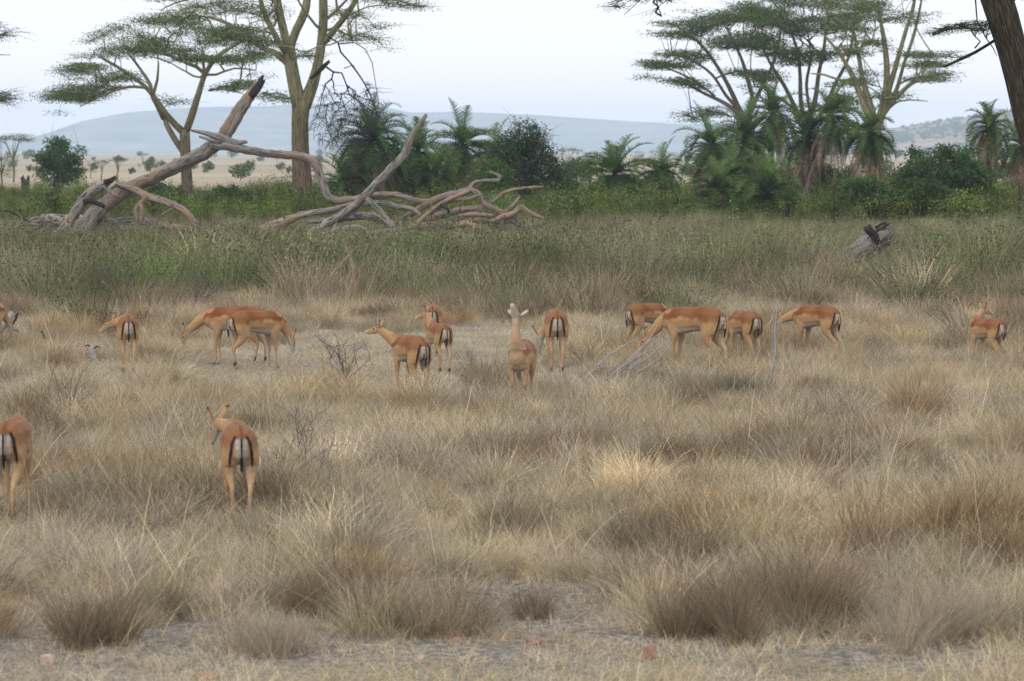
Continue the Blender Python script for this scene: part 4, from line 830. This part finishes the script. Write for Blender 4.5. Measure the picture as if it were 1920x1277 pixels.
make_tree(b, D + 6, [([(1517, 395), (1518, 330), (1516, 300), (1512, 262), (1511, 240)], [15, 14, 12, 9, 8])],
    [([(1510, 245), (1490, 200), (1470, 160), (1448, 125), (1430, 90), (1415, 50)], [5, 4.5, 4, 3, 2, 1]), ([(1510, 240), (1502, 190), (1500, 140), (1495, 95), (1480, 50), (1470, 10)], [5, 4, 3.5, 3, 2, 1]), ([(1512, 240), (1528, 190), (1535, 140), (1545, 90), (1550, 40), (1555, 0)], [5.5, 4.5, 4, 3, 2, 1]),
     ([(1513, 245), (1545, 205), (1565, 160), (1590, 110), (1600, 60), (1605, 10)], [5, 4, 3.5, 3, 2, 1]), ([(1508, 230), (1478, 195), (1450, 180), (1425, 150)], [3, 2.6, 2, 1]), ([(1520, 215), (1512, 160), (1520, 110), (1515, 60)], [3.5, 3, 2.4, 1])],
    [([(1400, 20), (1450, -20), (1540, -50), (1620, -40), (1640, 20), (1600, 70), (1540, 85), (1470, 90), (1420, 60)], 3.8), ([(1430, 100), (1500, 90), (1580, 95), (1600, 130), (1540, 120), (1470, 125)], .8), ([(1560, 150), (1600, 170), (1600, 200), (1560, 195)], .25)],
    3.4, 430, 'dense crowned acacia with a stout flaky trunk between the two other tall acacias', M['thinbark'], M['acacia'], leafn=42, spread=.5, size=.09, seed=4, tip=.012)
D = 184; b = tree_base(1637, D)
make_tree(b, D, [([(1640, 400), (1640, 340), (1638, 290), (1640, 240), (1641, 222)], [17, 15, 14, 13, 13])],
    [([(1636, 232), (1622, 200), (1608, 165), (1592, 130), (1570, 95), (1540, 60)], [8, 7, 6, 4.5, 3, 1.5]), ([(1640, 225), (1630, 190), (1618, 150, 1), (1610, 105, 1), (1600, 55, 1)], [6, 5.5, 5, 4, 2]), ([(1648, 230), (1655, 200), (1662, 160), (1662, 110), (1655, 60), (1645, 10)], [8, 7, 6.5, 5.5, 4, 2]),
     ([(1652, 215), (1668, 165), (1682, 115), (1698, 60), (1712, 15), (1720, -30)], [6, 5, 4.5, 4, 3.4, 2]), ([(1655, 210), (1680, 170, 1), (1695, 120, 1), (1715, 60, 1), (1728, 0, 1)], [4.5, 4, 3.4, 3, 2]), ([(1650, 225), (1668, 198), (1695, 168), (1722, 150), (1755, 140), (1785, 138)], [5, 4.5, 4, 3, 2, 1]), ([(1600, 150), (1575, 150), (1545, 140), (1520, 138)], [3, 2.6, 2, 1]),
     ([(1656, 215), (1685, 190), (1720, 188), (1740, 190)], [2, 1.6, 1.2, .6]), ([(1628, 232), (1600, 205), (1575, 200), (1550, 205)], [2, 1.6, 1.2, .8])],
    [([(1520, 20), (1580, -30), (1680, -50), (1740, -20), (1700, 30), (1640, 60), (1560, 60)], 2.6), ([(1560, 80), (1640, 75), (1670, 95), (1600, 105)], .6), ([(1665, 120), (1700, 100), (1760, 100), (1740, 118), (1690, 125)], .55), ([(1700, 122), (1760, 112), (1775, 124), (1740, 130)], .4), ([(1700, 148), (1760, 134), (1800, 142), (1770, 150), (1720, 160)], .5),
     ([(1570, 130), (1640, 130), (1650, 155), (1590, 160)], .4), ([(1640, 176), (1680, 172), (1690, 186), (1650, 188)], .25), ([(1550, 180), (1600, 200), (1580, 214), (1550, 206)], .25), ([(1700, 25), (1740, 20), (1740, 45), (1705, 50)], .2)],
    3.2, 330, 'tall acacia with a thick trunk splitting low into several upright pale limbs', M['fever'], M['acacia'], leafn=34, spread=.48, size=.085, seed=6, tip=.012)
# T4: the near leaning trunk at the frame edge
D = 61; b = at(1980, 630)
rt, _ = make_tree(b, D, [([(1980, 636), (1975, 520), (1968, 400), (1950, 300), (1928, 220), (1911, 150), (1896, 90), (1880, 35), (1862, -20), (1840, -90)], [34, 30, 29, 28, 28, 28, 29, 31, 32, 30])],
    [([(1880, 66, .3), (1855, 82, .5), (1830, 97, .6), (1810, 107, .7), (1790, 116, .8), (1772, 125, .8), (1762, 124, .9)], [3, 3, 3, 3, 2.6, 2, 1]), ([(1828, 90, .6), (1838, 78, .7), (1828, 68, .7), (1832, 60, .7)], [1.6, 1.4, 1.2, .8]), ([(1828, -40, .4), (1829, 0, .4), (1832, 40, .4), (1848, 70, .4), (1862, 90, .4), (1869, 105, .4)], [2, 1.6, 1.3, 1.1, .9, .6]),
     ([(1840, -80), (1700, -150, 2), (1500, -170, 3), (1330, -120, 3), (1250, -60, 3), (1230, -20, 3), (1232, 8, 3), (1240, 30, 3)], [14, 11, 9, 6, 3, 1.8, 1.2, .8]), ([(1300, -95, 3), (1210, -30, 3), (1170, -5, 3), (1140, 6, 3)], [3, 1.6, 1.1, .6]), ([(1240, -40, 3), (1200, 0, 3), (1170, 28, 3)], [1.4, .9, .5]), ([(1880, 25, .5), (1905, -10, .8), (1915, -60, 1)], [6, 5, 5])],
    [([(1740, 66), (1800, 44), (1870, 40), (1872, 58), (1800, 66), (1750, 80)], 1.2), ([(1765, 100), (1810, 92), (1800, 110), (1770, 118)], .15), ([(1135, 0), (1180, -15), (1250, -30), (1262, 20), (1235, 35), (1190, 30), (1150, 22)], .9), ([(1800, -60), (1850, -80), (1960, -60), (1930, 20), (1912, 15)], .4)],
    .5, 110, 'dark leaning trunk close by at the edge with one long bare bough', M['darkbark'], M['acacia'], leafn=20, spread=.15, thick=.03, size=.022, tip=.0045, rmax=.02, seed=7, up=.2)
# T5: bough tips reaching in from beyond the frame
D = 120; b = tree_base(-190, D)
make_tree(b, D, [([(-190, 460), (-185, 330), (-180, 200), (-178, 130)], [16, 13, 11, 9])], [([(-180, 150), (-120, 100), (-60, 75), (0, 66), (30, 68)], [6, 4, 3, 1.5, .8]), ([(-182, 200), (-120, 185), (-50, 178), (0, 182), (20, 185)], [5, 3.5, 2.5, 1.4, .8]), ([(-60, 80), (-20, 100), (20, 103)], [1.6, 1.2, .6])],
    [([(-60, 45), (0, 48), (46, 66), (30, 70), (-10, 72), (-60, 70)], 1), ([(-60, 160), (0, 160), (28, 182), (10, 192), (-40, 190)], 1), ([(-200, 20), (-60, 20), (-60, 110), (-200, 130)], 1)], 1.5, 120, 'acacia standing outside the frame, only its feathery bough tips reaching in against the sky', M['thinbark'], M['acacia_pale'], leafn=22, spread=.35, size=.045, seed=8)

# ---- small and distant trees: three kinds built once and copied
def small_acacia(h, w, seed, npad=60, leaf='acacia', name='acacia_tree', umbrella=True):
    rs = np.random.default_rng(seed); root = empty(name, (0, 0, 0)); mb = MB(); T = {'n': [], 'limbs': []}
    P, R = smooth_path([(0, 0, -.2), (.04 * w, 0, h * .25), (-.02 * w, 0, h * .45)], [h * .03, h * .024, h * .02], .3); T['limbs'].append((P, R)); T['n'] += [(p.x, p.y, p.z, 0) for p in P]
    for k in range(6):
        a = k * 1.05 + rs.random(); r = w * .3 * rs.uniform(.5, 1); P, R = smooth_path([(0, 0, h * .4), (r * .45 * math.cos(a), r * .45 * math.sin(a), h * .62), (r * math.cos(a), r * math.sin(a), h * .84)], [h * .014, h * .01, h * .005], .3)
        T['limbs'].append((P, R)); T['n'] += [(p.x, p.y, p.z, 0) for p in P]
    for P, R in T['limbs']: mb.tube(P, R, 6, .06)
    a = rs.random(npad) * 6.28; r = w / 2 * np.sqrt(rs.random(npad)); z = (h * (.90 - .10 * (r / (w / 2)) ** 2) + rs.normal(size=npad) * h * .035) if umbrella else h * (.35 + .6 * rs.random(npad)); 
    if not umbrella: r = r * np.sqrt(np.clip(1 - ((z / h - .62) / .42) ** 2, .05, 1))
    att = np.stack([r * np.cos(a), r * np.sin(a), z], 1); tips, dirs = grow(T, att, h * .0022, mb, h * .01, sides=3); fo = MB(); foliage(fo, tips, dirs, 26, w * .06, h * (.02 if umbrella else .05), h * .016)
    mb.build('trunk', M['thinbark'], root); fo.build('crown', M[leaf], root, smooth=False); return root
KA = small_acacia(8, 9, 1, 70); KB = small_acacia(6.5, 6.5, 2, 60, 'acacia_pale', umbrella=False); KC = small_acacia(7, 5, 3, 34, 'acacia_pale'); used = set()
def place(proto, px, D, hpx, label, group=None, sx=1.0, name=None, cat='tree', rz=None):
    o = proto if proto.name not in used else copy_tree(proto); used.add(proto.name)
    base = tree_base(px, D); hh = {KA: 8, KB: 6.5, KC: 7}[proto] if proto in (KA, KB, KC) else 1
    s = hpx * mpp(D) / hh; o.location = base; o.scale = (s * sx, s * sx, s); o.rotation_euler = (0, 0, random.random() * 6 if rz is None else rz); tag(o, label, cat, group); return o
G = 'acacias scattered over the distant plain'
place(KA, 1068, 620, 42, 'dark flat topped umbrella acacia alone on the plain by the hill foot', G, 1.0)
place(KA, 1103, 700, 22, 'small pale flat acacia next to the dark umbrella acacia', G, 1.1)
place(KB, 1140, 640, 32, 'wide rounded bluish tree, largest of the row on the far plain', G, 1.5)
place(KB, 1165, 690, 24, 'rounded tree touching the widest tree of the far row', G, 1.1)
place(KB, 1191, 700, 24, 'round hazy tree in the gap of the far row', G)
place(KB, 1223, 820, 18, 'little round tree above the second small palm', G)
place(KB, 1251, 900, 12, 'tiniest shrubby tree of the far row', G)
place(KB, 1272, 700, 26, 'last round tree of the far row before the tall acacias', G, .9)
place(KB, 1062 + 0, 900, 14, 'tiny hazy bush tree behind the umbrella acacia trunk', G)
place(KA, 268, 900, 20, 'pale blue flat tree standing before the mesa foot', G, 1.3)
place(KB, 1025, 480, 42, 'dim tree just behind the spiky dark bush', G, .8)
place(KB, 598, 420, 40, 'hazy tree between the fever trunk and the big palm', G, 1.0)
place(KB, 520, 900, 18, 'faint tree in front of the mesa beside the fever trunk', G)
place(KB, 440, 520, 16, 'small bluish tree on the plain under the broken stub', G)
place(KB, 296, 560, 22, 'pale bush tree under the dead twigs of the spreading acacia', G)
place(KB, 262, 620, 12, 'minute shrub tree on open plain near the fallen trunk', G)
place(KC, 222, 300, 52, 'slender two stemmed airy tree over the broken limb', None, 1.1)
place(KC, 192, 310, 44, 'thin tree close to the round bush tree on the open plain', None, 1.0)
place(KB, 172, 360, 36, 'hazy tree half behind the round bush tree', None, .9)
place(KA, 26, 300, 98, 'pale slender flat topped acacia at the edge above the dark forked stump', None, .78)
place(KB, 4, 200, 100, 'dark ragged tree cut by the frame edge below the slender acacia', None, .7)
place(KA, 45, 1300, 10, 'faint flat acacia on the skyline left of the round bush tree', G)
for q, (px, hh) in enumerate([(1100, 12), (1128, 13), (1150, 15), (1172, 16), (1196, 14), (1240, 15), (1262, 12), (1286, 14)]):
    place(KA, px, 1500, hh, ['flat crowned tree in the faint line at the foot of the far hills'][0], 'faint line of trees at the foot of the hills', 1.5)
for q, (px, py, hh) in enumerate([(1690, 243, 12), (1742, 234, 13), (1780, 228, 12), (1835, 221, 11), (1872, 214, 16), (1905, 208, 12)]):
    o = place(KA, px, 3700, hh, 'flat crowned acacia on the skyline of the hazy slope', 'acacias along the skyline of the slope', 1.4)
    o.location.z = float(RHz(np.array([o.location.x]), np.array([3700.0]))[0]) - .3

# ================================================================== BUSHES AND SHRUBS
def bush(px, py, w, h, leaf, label, D=None, n=2600, lumps=26, size=.075, seed=0, name='bush', open_=False, taper=.0, pts=None, cat='bush'):
    base = at(px, py) if D is None else tree_base(px, D); D = base.y; s = mpp(D); W, Hh = w * s, h * s; rs = np.random.default_rng(seed + 50)
    root = empty(name, base); tag(root, label, cat); mb = MB(); T = {'n': [], 'limbs': []}
    for k in range(5):
        a = rs.random() * 6.28; r = W * .16 * rs.uniform(.4, 1); P, R = smooth_path([(r * .1, 0, -.1), (r * math.cos(a) * .6, r * math.sin(a) * .6, Hh * .25), (r * math.cos(a) * 1.3, r * math.sin(a), Hh * .55)], [.05 + .01 * Hh, .04, .02], .25)
        T['limbs'].append((P, R)); T['n'] += [(p.x, p.y, p.z, 0) for p in P]; mb.tube(P, R, 6, .08)
    u = rs.normal(size=(lumps, 3)); u /= np.linalg.norm(u, axis=1)[:, None]; rr = rs.random(lumps)[:, None] ** .45
    c = u * rr * np.array([W * .44, W * .36, Hh * .42]) + np.array([0, 0, Hh * .52]); c[:, 0] *= (1 - taper * (c[:, 2] / Hh - .3)); c[:, 2] = np.maximum(c[:, 2], Hh * .08)
    tips, dirs = grow(T, c, .012, mb, .05, sides=4); fo = MB()
    m = int(n / lumps); lr = (.11 if not open_ else .075) * (W + Hh) / 2
    for a_, d_ in zip(tips, dirs):
        q = int(m * rs.uniform(.5, 1.5)); v = rs.normal(size=(q, 3)); v *= (rs.random((q, 1)) ** .5 / (np.linalg.norm(v, axis=1)[:, None] + 1e-6)) * 1.3
        Pq = a_ + v * lr * np.array([1.15, 1, .8]); Pq[:, 2] = np.maximum(Pq[:, 2], .05)
        fo.addq(leafquads(Pq, size, .5, .15), np.clip(rs.random() * .5 + rs.random(q) * .6 - .05, 0, 1))
        for z in range(3):
            e = a_ + rs.normal(size=3) * lr * 1.3; mb.tube([a_, (a_ + e) / 2, e], [.012, .009, .004], 3, 0, cap=False, sh=.3)
    mb.build('stems', M['thinbark'], root); fo.build('foliage', M[leaf], root, smooth=False); return root
bush(115, 0, 108, 118, 'bushmid', 'round dense green bush tree on two dark stems left of the fallen trunk', D=205, n=7500, lumps=60, size=.085, seed=1, name='bush_tree', cat='tree')
bush(984, 416, 150, 182, 'bushdark', 'tall spiky dark green bush behind the tips of the dead branch heap', D=150, n=13000, lumps=120, size=.06, seed=2, taper=.5)
bush(922, 400, 95, 118, 'bushlight', 'bright yellow green bush between the palms and the spiky dark bush', D=146, n=4600, lumps=46, size=.06, seed=3)
bush(1768, 418, 215, 158, 'bushmid', 'airy dark leaved shrub tree on thin stems beside the solitary palm', D=128, n=11000, lumps=130, size=.075, seed=4, open_=True, name='shrub_tree', cat='tree')
bush(1715, 420, 150, 92, 'bushmid', 'low bush filling the foot of the airy shrub tree', D=124, n=4200, lumps=40, seed=5)
bush(1625, 415, 150, 84, 'bushmid', 'broad green bush under the leaning palm', D=135, n=3600, lumps=36, seed=6)
bush(1835, 430, 110, 60, 'bushdark', 'dark low bush below the solitary ragged palm', D=122, n=3200, lumps=30, seed=7)
bush(1540, 420, 110, 46, 'bushlight', 'pale green low bush in front of the big low palm', D=122, n=2600, lumps=30, seed=8)
bush(1085, 415, 100, 52, 'bushmid', 'soft green bush between the spiky dark bush and the first small palm', D=138, n=2600, lumps=30, seed=9)
bush(1290, 415, 90, 44, 'bushmid', 'low green bush between the second small palm and the palm grove', D=132, n=2300, lumps=26, seed=10)
bush(430, 395, 110, 52, 'bushmid', 'green bush behind the arching dead limb near the tall trunk', D=150, n=2600, lumps=30, seed=11)
bush(1660, 350, 120, 46, 'bushmid', 'farther green bush behind the leaning palm stem', D=165, n=2600, lumps=30, seed=12)
bush(230, 0, 60, 36, 'bushmid', 'greyish bush just above the broken dead limb', D=185, n=1200, lumps=18, seed=13)
bush(705, 408, 190, 92, 'bushdark', 'deep green thicket filling the gaps beneath the large shaggy palm', D=166, n=7500, lumps=70, size=.07, seed=21)
bush(830, 405, 150, 105, 'bushmid', 'dark thicket under the palms behind the upright dead limb', D=170, n=6000, lumps=56, size=.07, seed=22)
bush(1420, 405, 190, 96, 'bushmid', 'dense thicket at the heart of the palm grove', D=166, n=6500, lumps=60, size=.07, seed=23)
bush(1545, 405, 150, 84, 'bushdark', 'thicket under the tall leaning palm', D=164, n=5000, lumps=48, size=.07, seed=24)
bush(1195, 415, 150, 66, 'bushmid', 'greyish thicket around the stems of the two small palms', D=150, n=4200, lumps=40, size=.07, seed=25)
bush(1052, 400, 80, 76, 'bushmid', 'loose grey green bush leaning on the spiky dark bush', D=158, n=2600, lumps=30, size=.07, seed=26)
bush(300, 0, 130, 44, 'bushmid', 'low wide bush seen under the slanting fallen trunk', D=172, n=2600, lumps=30, size=.07, seed=27)
bush(92, 535, 95, 66, 'bushlight', 'bright green leafy shrub in the brush beneath the root end of the fallen tree', n=1500, lumps=26, size=.028, seed=14, name='shrub', cat='shrub', open_=True)
bush(718, 500, 60, 48, 'bushlight', 'fresh green sprig shrub in the brush under the dead branch heap', n=420, lumps=12, size=.03, seed=15, name='shrub', cat='shrub', open_=True)
bush(972, 452, 60, 26, 'bushlight', 'tiny bright green shrub at the tip of the dead branch heap', n=320, lumps=10, size=.035, seed=16, name='shrub', cat='shrub', open_=True)
bush(1310, 515, 95, 55, 'bushlight', 'yellow green low shrub in the brush beyond the grazing impalas', n=900, lumps=22, size=.026, seed=17, name='shrub', cat='shrub', open_=True)
bush(1180, 510, 80, 45, 'bushmid', 'dull green low shrub in the brush beyond the bleached branch', n=800, lumps=20, size=.026, seed=18, name='shrub', cat='shrub', open_=True)
bush(1668, 492, 40, 34, 'bushlight', 'little green shrub growing against the jagged log', n=320, lumps=9, size=.028, seed=19, name='shrub', cat='shrub', open_=True)
bush(318, 700, 95, 52, 'brushy', 'dark grey green low bush under the grazing chestnut impala', n=1300, lumps=26, size=.014, seed=20, name='shrub', cat='shrub', open_=True) if 'brushy' in M else None

def bare_shrub(px, py, w, h, label, n=16, seed=0, rt=.008, m='twig'):
    base = at(px, py); s = mpp(base.y); W, Hh = w * s, h * s; rs = np.random.default_rng(seed); mb = MB()
    def rec(p, d, l, r, dep):
        P = [p]; q = p.copy(); dd = d.copy()
        for k in range(4): dd = dd + rs.normal(size=3) * .13 + np.array([0, 0, .02]); dd /= np.linalg.norm(dd); q = q + dd * l / 4; P.append(q)
        mb.tube(P, np.linspace(r, r * .5, 5), 4, 0, cap=False, sh=float(rs.random()))
        if dep > 0:
            for k in range(rs.integers(2, 5)):
                j = rs.integers(1, 5); d2 = dd + rs.normal(size=3) * .6; d2 /= np.linalg.norm(d2); rec(P[j], d2, l * rs.uniform(.45, .75), r * .6, dep - 1)
    for k in range(n):
        a = rs.random() * 6.28; sp = rs.uniform(.1, .9) * W / Hh; d = np.array([math.cos(a) * sp, math.sin(a) * sp, 1]); d /= np.linalg.norm(d); rec(np.array([0, 0, -.02]), d, Hh * rs.uniform(.5, .72), rt, 2)
    o = mb.build('bare_shrub', M[m]); o.location = base; tag(o, label, 'bare shrub'); return o
def clump(px, py, w, h, m, label, n, shade=(.05, .8), tint=None, lean=.05):
    base = at(px, py); s = mpp(base.y); W, Hh = w * s, h * s; mb = MB()
    for k in range(max(3, int(W / .13))):
        q_ = random.uniform(.7, 1.08); c = blades(int(n * .75), Hh * .4 * q_, Hh * .92 * q_, .12, lean + random.gauss(0, .16), .6, .0020, .4, 5, .12, 1.5, shade, .36); dx = (random.random() - .5) * W * .86; dy = random.gauss(0, .22)
        off = np.array([dx, dy, 0]); gz = float(H(base.x + dx, base.y + dy)) - base.z; off[2] = gz; k2 = 1 - .22 * abs(dx) / (W / 2)
        for v, sh_ in zip(c.v, c.sh): v = v.copy(); v *= k2; mb.v.append(v + off); mb.sh.append(sh_); mb.bk.append(np.zeros((len(v), 3)))
        mb.f += [tuple(i + mb.n for i in f_) for f_ in c.f]; mb.n += c.n
    o = mb.build('grass_clump', m, smooth=False); o.location = base; tag(o, label, 'grass clump', 'grass clumps along the bare strip'); return o
M['gbrown'] = leaf_mat('brown_clump', (.07, .054, .036), (.46, .35, .23)); M['gpale'] = leaf_mat('pale_clump', (.12, .10, .075), (.58, .48, .35))
clump(1420, 1192, 370, 185, M['gbrown'], 'widest dark brown grass clump beside the upright red rock', 330)
clump(820, 1186, 250, 150, M['gbrown'], 'brown grass clump with a dark base behind the small round reddish stone', 330, lean=.16)
clump(238, 1208, 270, 150, M['gbrown'], 'brown grass clump behind the pale pinkish rock', 330)
clump(500, 1228, 260, 120, M['gpale'], 'pale feathery grass clump behind the flat red slab', 300, (.2, 1), lean=.12)
clump(1740, 1205, 270, 170, M['gpale'], 'pale leaning grass clump beside the widest brown one', 330, (.2, 1), lean=.25)
clump(985, 1160, 110, 110, M['gbrown'], 'narrow brown tuft at the back of the bare patch', 260, lean=.12)
clump(672, 1120, 130, 110, M['gbrown'], 'dark brown tuft between the pale feathery clump and the dark based clump', 300)
clump(1410, 968, 70, 80, M['gbrown'], 'lone rusty tuft standing in the pale feathery grass', 260)
bare_shrub(575, 915, 130, 145, 'leafless twiggy shrub in the grass beside the near impala with upright ears', 7, 1, .006)
bare_shrub(648, 712, 110, 105, 'thorny bare shrub whose twigs cross the impala with the raised head', 9, 2, .007)
bare_shrub(135, 800, 100, 130, 'bare purplish shrub in the grass below the white forked stump', 8, 3, .006)
bare_shrub(215, 585, 130, 110, 'dark bare bush in the brush straight behind the lone impala', 16, 4, .009)
bare_shrub(365, 590, 110, 100, 'grey upright bare bush in the brush behind the chestnut impala', 18, 5, .007)
bare_shrub(1100, 690, 100, 60, 'small dark twiggy bush beside the broad rump of an impala', 12, 6, .006)
bare_shrub(1160, 450, 60, 50, 'brown bare shrub at the brush edge below the first small palm', 10, 7, .014)
bare_shrub(885, 690, 50, 55, 'lone bare sprig on the trampled pale ground in the middle', 3, 8, .004)
bare_shrub(1225, 1175, 36, 40, 'tiny reddish withered sprig beside the biggest brown grass clump', 4, 9, .003)
bare_shrub(1770, 620, 120, 70, 'tangled bare twigs near the solitary impala', 10, 10, .005)

# ================================================================== PALMS
def frond(mb, base, az, el, length, droop, nl=34, wdt=.055, sh=(.2, 1), leaf=.52):
    d = np.array([math.cos(az) * math.cos(el), math.sin(az) * math.cos(el), math.sin(el)]); P = [np.array(base, float)]; seg = 12
    for k in range(seg):
        d = d + np.array([0, 0, -droop * (.35 + 1.5 * k / seg) / seg]) + rng.normal(size=3) * .015; d /= np.linalg.norm(d); P.append(P[-1] + d * length / seg)
    P = np.array(P); mb.tube(P, np.linspace(.02, .005, seg + 1), 3, 0, cap=False, sh=sh[0]); Tn = np.gradient(P, axis=0); Tn /= np.linalg.norm(Tn, axis=1)[:, None]
    Q = []; S = []
    for i in range(nl * 2):
        s_ = 1 if i % 2 else -1; t_ = .10 + .9 * (i // 2) / nl; k = min(int(t_ * seg), seg - 1); f = t_ * seg - k; p = P[k] * (1 - f) + P[k + 1] * f; T_ = Tn[k]
        sd = np.cross(T_, [0, 0, 1.0]); sd /= np.linalg.norm(sd) + 1e-6; upv = np.cross(sd, T_)
        ll = leaf * math.sin(math.pi * min(.98, .18 + .8 * t_)) * rng.uniform(.85, 1.1); q = sd * s_ * .8 + T_ * .55 + upv * .35 + rng.normal(size=3) * .08; q /= np.linalg.norm(q); e = p + q * ll + np.array([0, 0, -.10 * ll]); w = T_ * wdt * .5
        Q.append([p - w, p + w, e + w * .25, e - w * .25]); S.append(rng.uniform(*sh))
    mb.addq(np.array(Q), np.array(S))
def palm(name, seed, nf, flen, trunk, skirt, lean=0.0, hang=0.0):
    """palm with unit trunk height 'trunk' m; fronds of length flen"""
    global rng; rng = np.random.default_rng(seed); root = empty('palm_tree', (0, 0, 0)); mb = MB()
    P, R = smooth_path([(0, 0, -.3), (lean * .35, 0, trunk * .4), (lean * .8, .05, trunk * .75), (lean, 0, trunk)], [.15, .12, .12, .19], .25); mb.tube(P, R, 10, .14)
    mb.build('trunk', M['palmtrunk'], root); top = np.array([lean, 0, trunk]); fr = MB()
    for k in range(nf):
        f = k / nf; az = k * 2.4 + rng.normal() * .2; el = math.radians(74 - 98 * f ** .85 + rng.normal() * 10); frond(fr, top + np.array([0, 0, .15 * (1 - f)]), az, el, flen * rng.uniform(.75, 1.15), 1.6 + .8 * f + hang + rng.normal() * .25, sh=(.35 - .3 * f, 1 - .55 * f))
    fr.build('crown', M['palm'], root, smooth=False)
    if skirt:
        df = MB()
        for k in range(skirt): frond(df, top - np.array([0, 0, .1 + .25 * rng.random()]), k * 2.4, math.radians(rng.uniform(-75, -25)), flen * rng.uniform(.8, 1.35), 1.6, 26, .05, (.1, 1), .24)
        df.build('dead_fronds', M['palm_dead'], root, smooth=False)
    root['trunk_h'] = trunk; return root
PK = {'big': (palm('a', 1, 58, 2.5, 3.4, 30, .1, .25), 2.5), 'tall': (palm('b', 2, 34, 2.1, 4.2, 30, .2, .35), 2.1), 'low': (palm('c', 3, 42, 2.3, 1.5, 12), 2.3), 'mid': (palm('d', 4, 40, 2.2, 2.6, 24, -.2), 2.2), 'lean': (palm('e', 5, 32, 2.0, 4.0, 26, 1.3, .4), 2.0)}
palm_first = set(); GP = 'date palms along the tree line'
def pl(kind, cx, cy, D, rpx, label, rz=None, mirror=False):
    proto, fl_ = PK[kind]; o = proto if kind not in palm_first else copy_tree(proto); palm_first.add(kind)
    th_ = proto['trunk_h']; rpx = rpx * 1.06; s = rpx * mpp(D) / (fl_ * .86); top = atd(cx, cy, D); gz = float(H(top.x, D)); need = max(.4, top.z - gz); o.scale = (s, s, s)
    rz = random.random() * 6.28 if rz is None else rz; ln = {'lean': 1.3, 'big': .1, 'tall': .2, 'mid': -.2, 'low': 0}[kind] * s
    for ch in [c for c in C.objects if c.parent == o]:
        if ch.name.startswith('trunk'):
            ch.scale = (1, 1, need / (th_ * s)) ; 
        else: ch.location = (0, 0, need / s - th_)
    o.location = (top.x - ln * math.cos(rz), D - ln * math.sin(rz), gz); o.rotation_euler = (0, 0, rz); tag(o, label, 'palm', GP); return o
pl('big', 697, 268, 150, 88, 'large shaggy palm with a broad drooping head beside the hanging dead twigs')
pl('tall', 783, 285, 156, 66, 'palm crossed by the upright dead limb, next to the large shaggy palm')
pl('mid', 868, 274, 162, 68, 'palm with an arched crown behind the bright yellow green bush')
pl('low', 812, 330, 151, 56, 'shorter palm in the gap below two taller heads behind the branch heap')
pl('low', 648, 350, 149, 60, 'small low palm between the fever trunk and the large shaggy palm')
pl('mid', 925, 292, 168, 56, 'palm head showing just above the bright yellow green bush')
pl('mid', 745, 330, 153, 60, 'palm in the dark shade between the large shaggy palm and its neighbour')
pl('low', 1152, 330, 140, 76, 'first small palm on open ground with an upright spear and a yellow hanging frond')
pl('mid', 1236, 326, 143, 54, 'second small palm with a brown skirt beside the one with a spear')
pl('low', 1222, 395, 138, 48, 'dark low palm at the foot of the second small palm')
pl('mid', 1332, 275, 152, 66, 'outermost palm of the grove, its fronds hanging over the plain')
pl('big', 1398, 262, 155, 74, 'full headed palm with a wide brown skirt in the grove')
pl('tall', 1448, 216, 160, 66, 'tallest slim palm of the grove with a narrow dark stem')
pl('tall', 1512, 262, 152, 60, 'palm standing against the flaky acacia trunk')
pl('lean', 1558, 220, 151, 70, 'tall leaning palm with long brown hanging fronds', 0.1)
pl('lean', 1628, 252, 146, 62, 'palm bending toward the slope on a slanting stem', 0.0)
pl('low', 1345, 360, 134, 66, 'low palm in front of the outermost grove palm')
pl('low', 1438, 366, 130, 84, 'big low palm with wide spreading fronds at the brush edge')
pl('mid', 1375, 330, 145, 56, 'middle height palm wedged in the grove over the low ones')
pl('tall', 1856, 242, 133, 56, 'solitary ragged palm with a grey skirt on a thin stem')
pl('tall', 1916, 275, 128, 56, 'drooping palm partly behind the near leaning trunk')
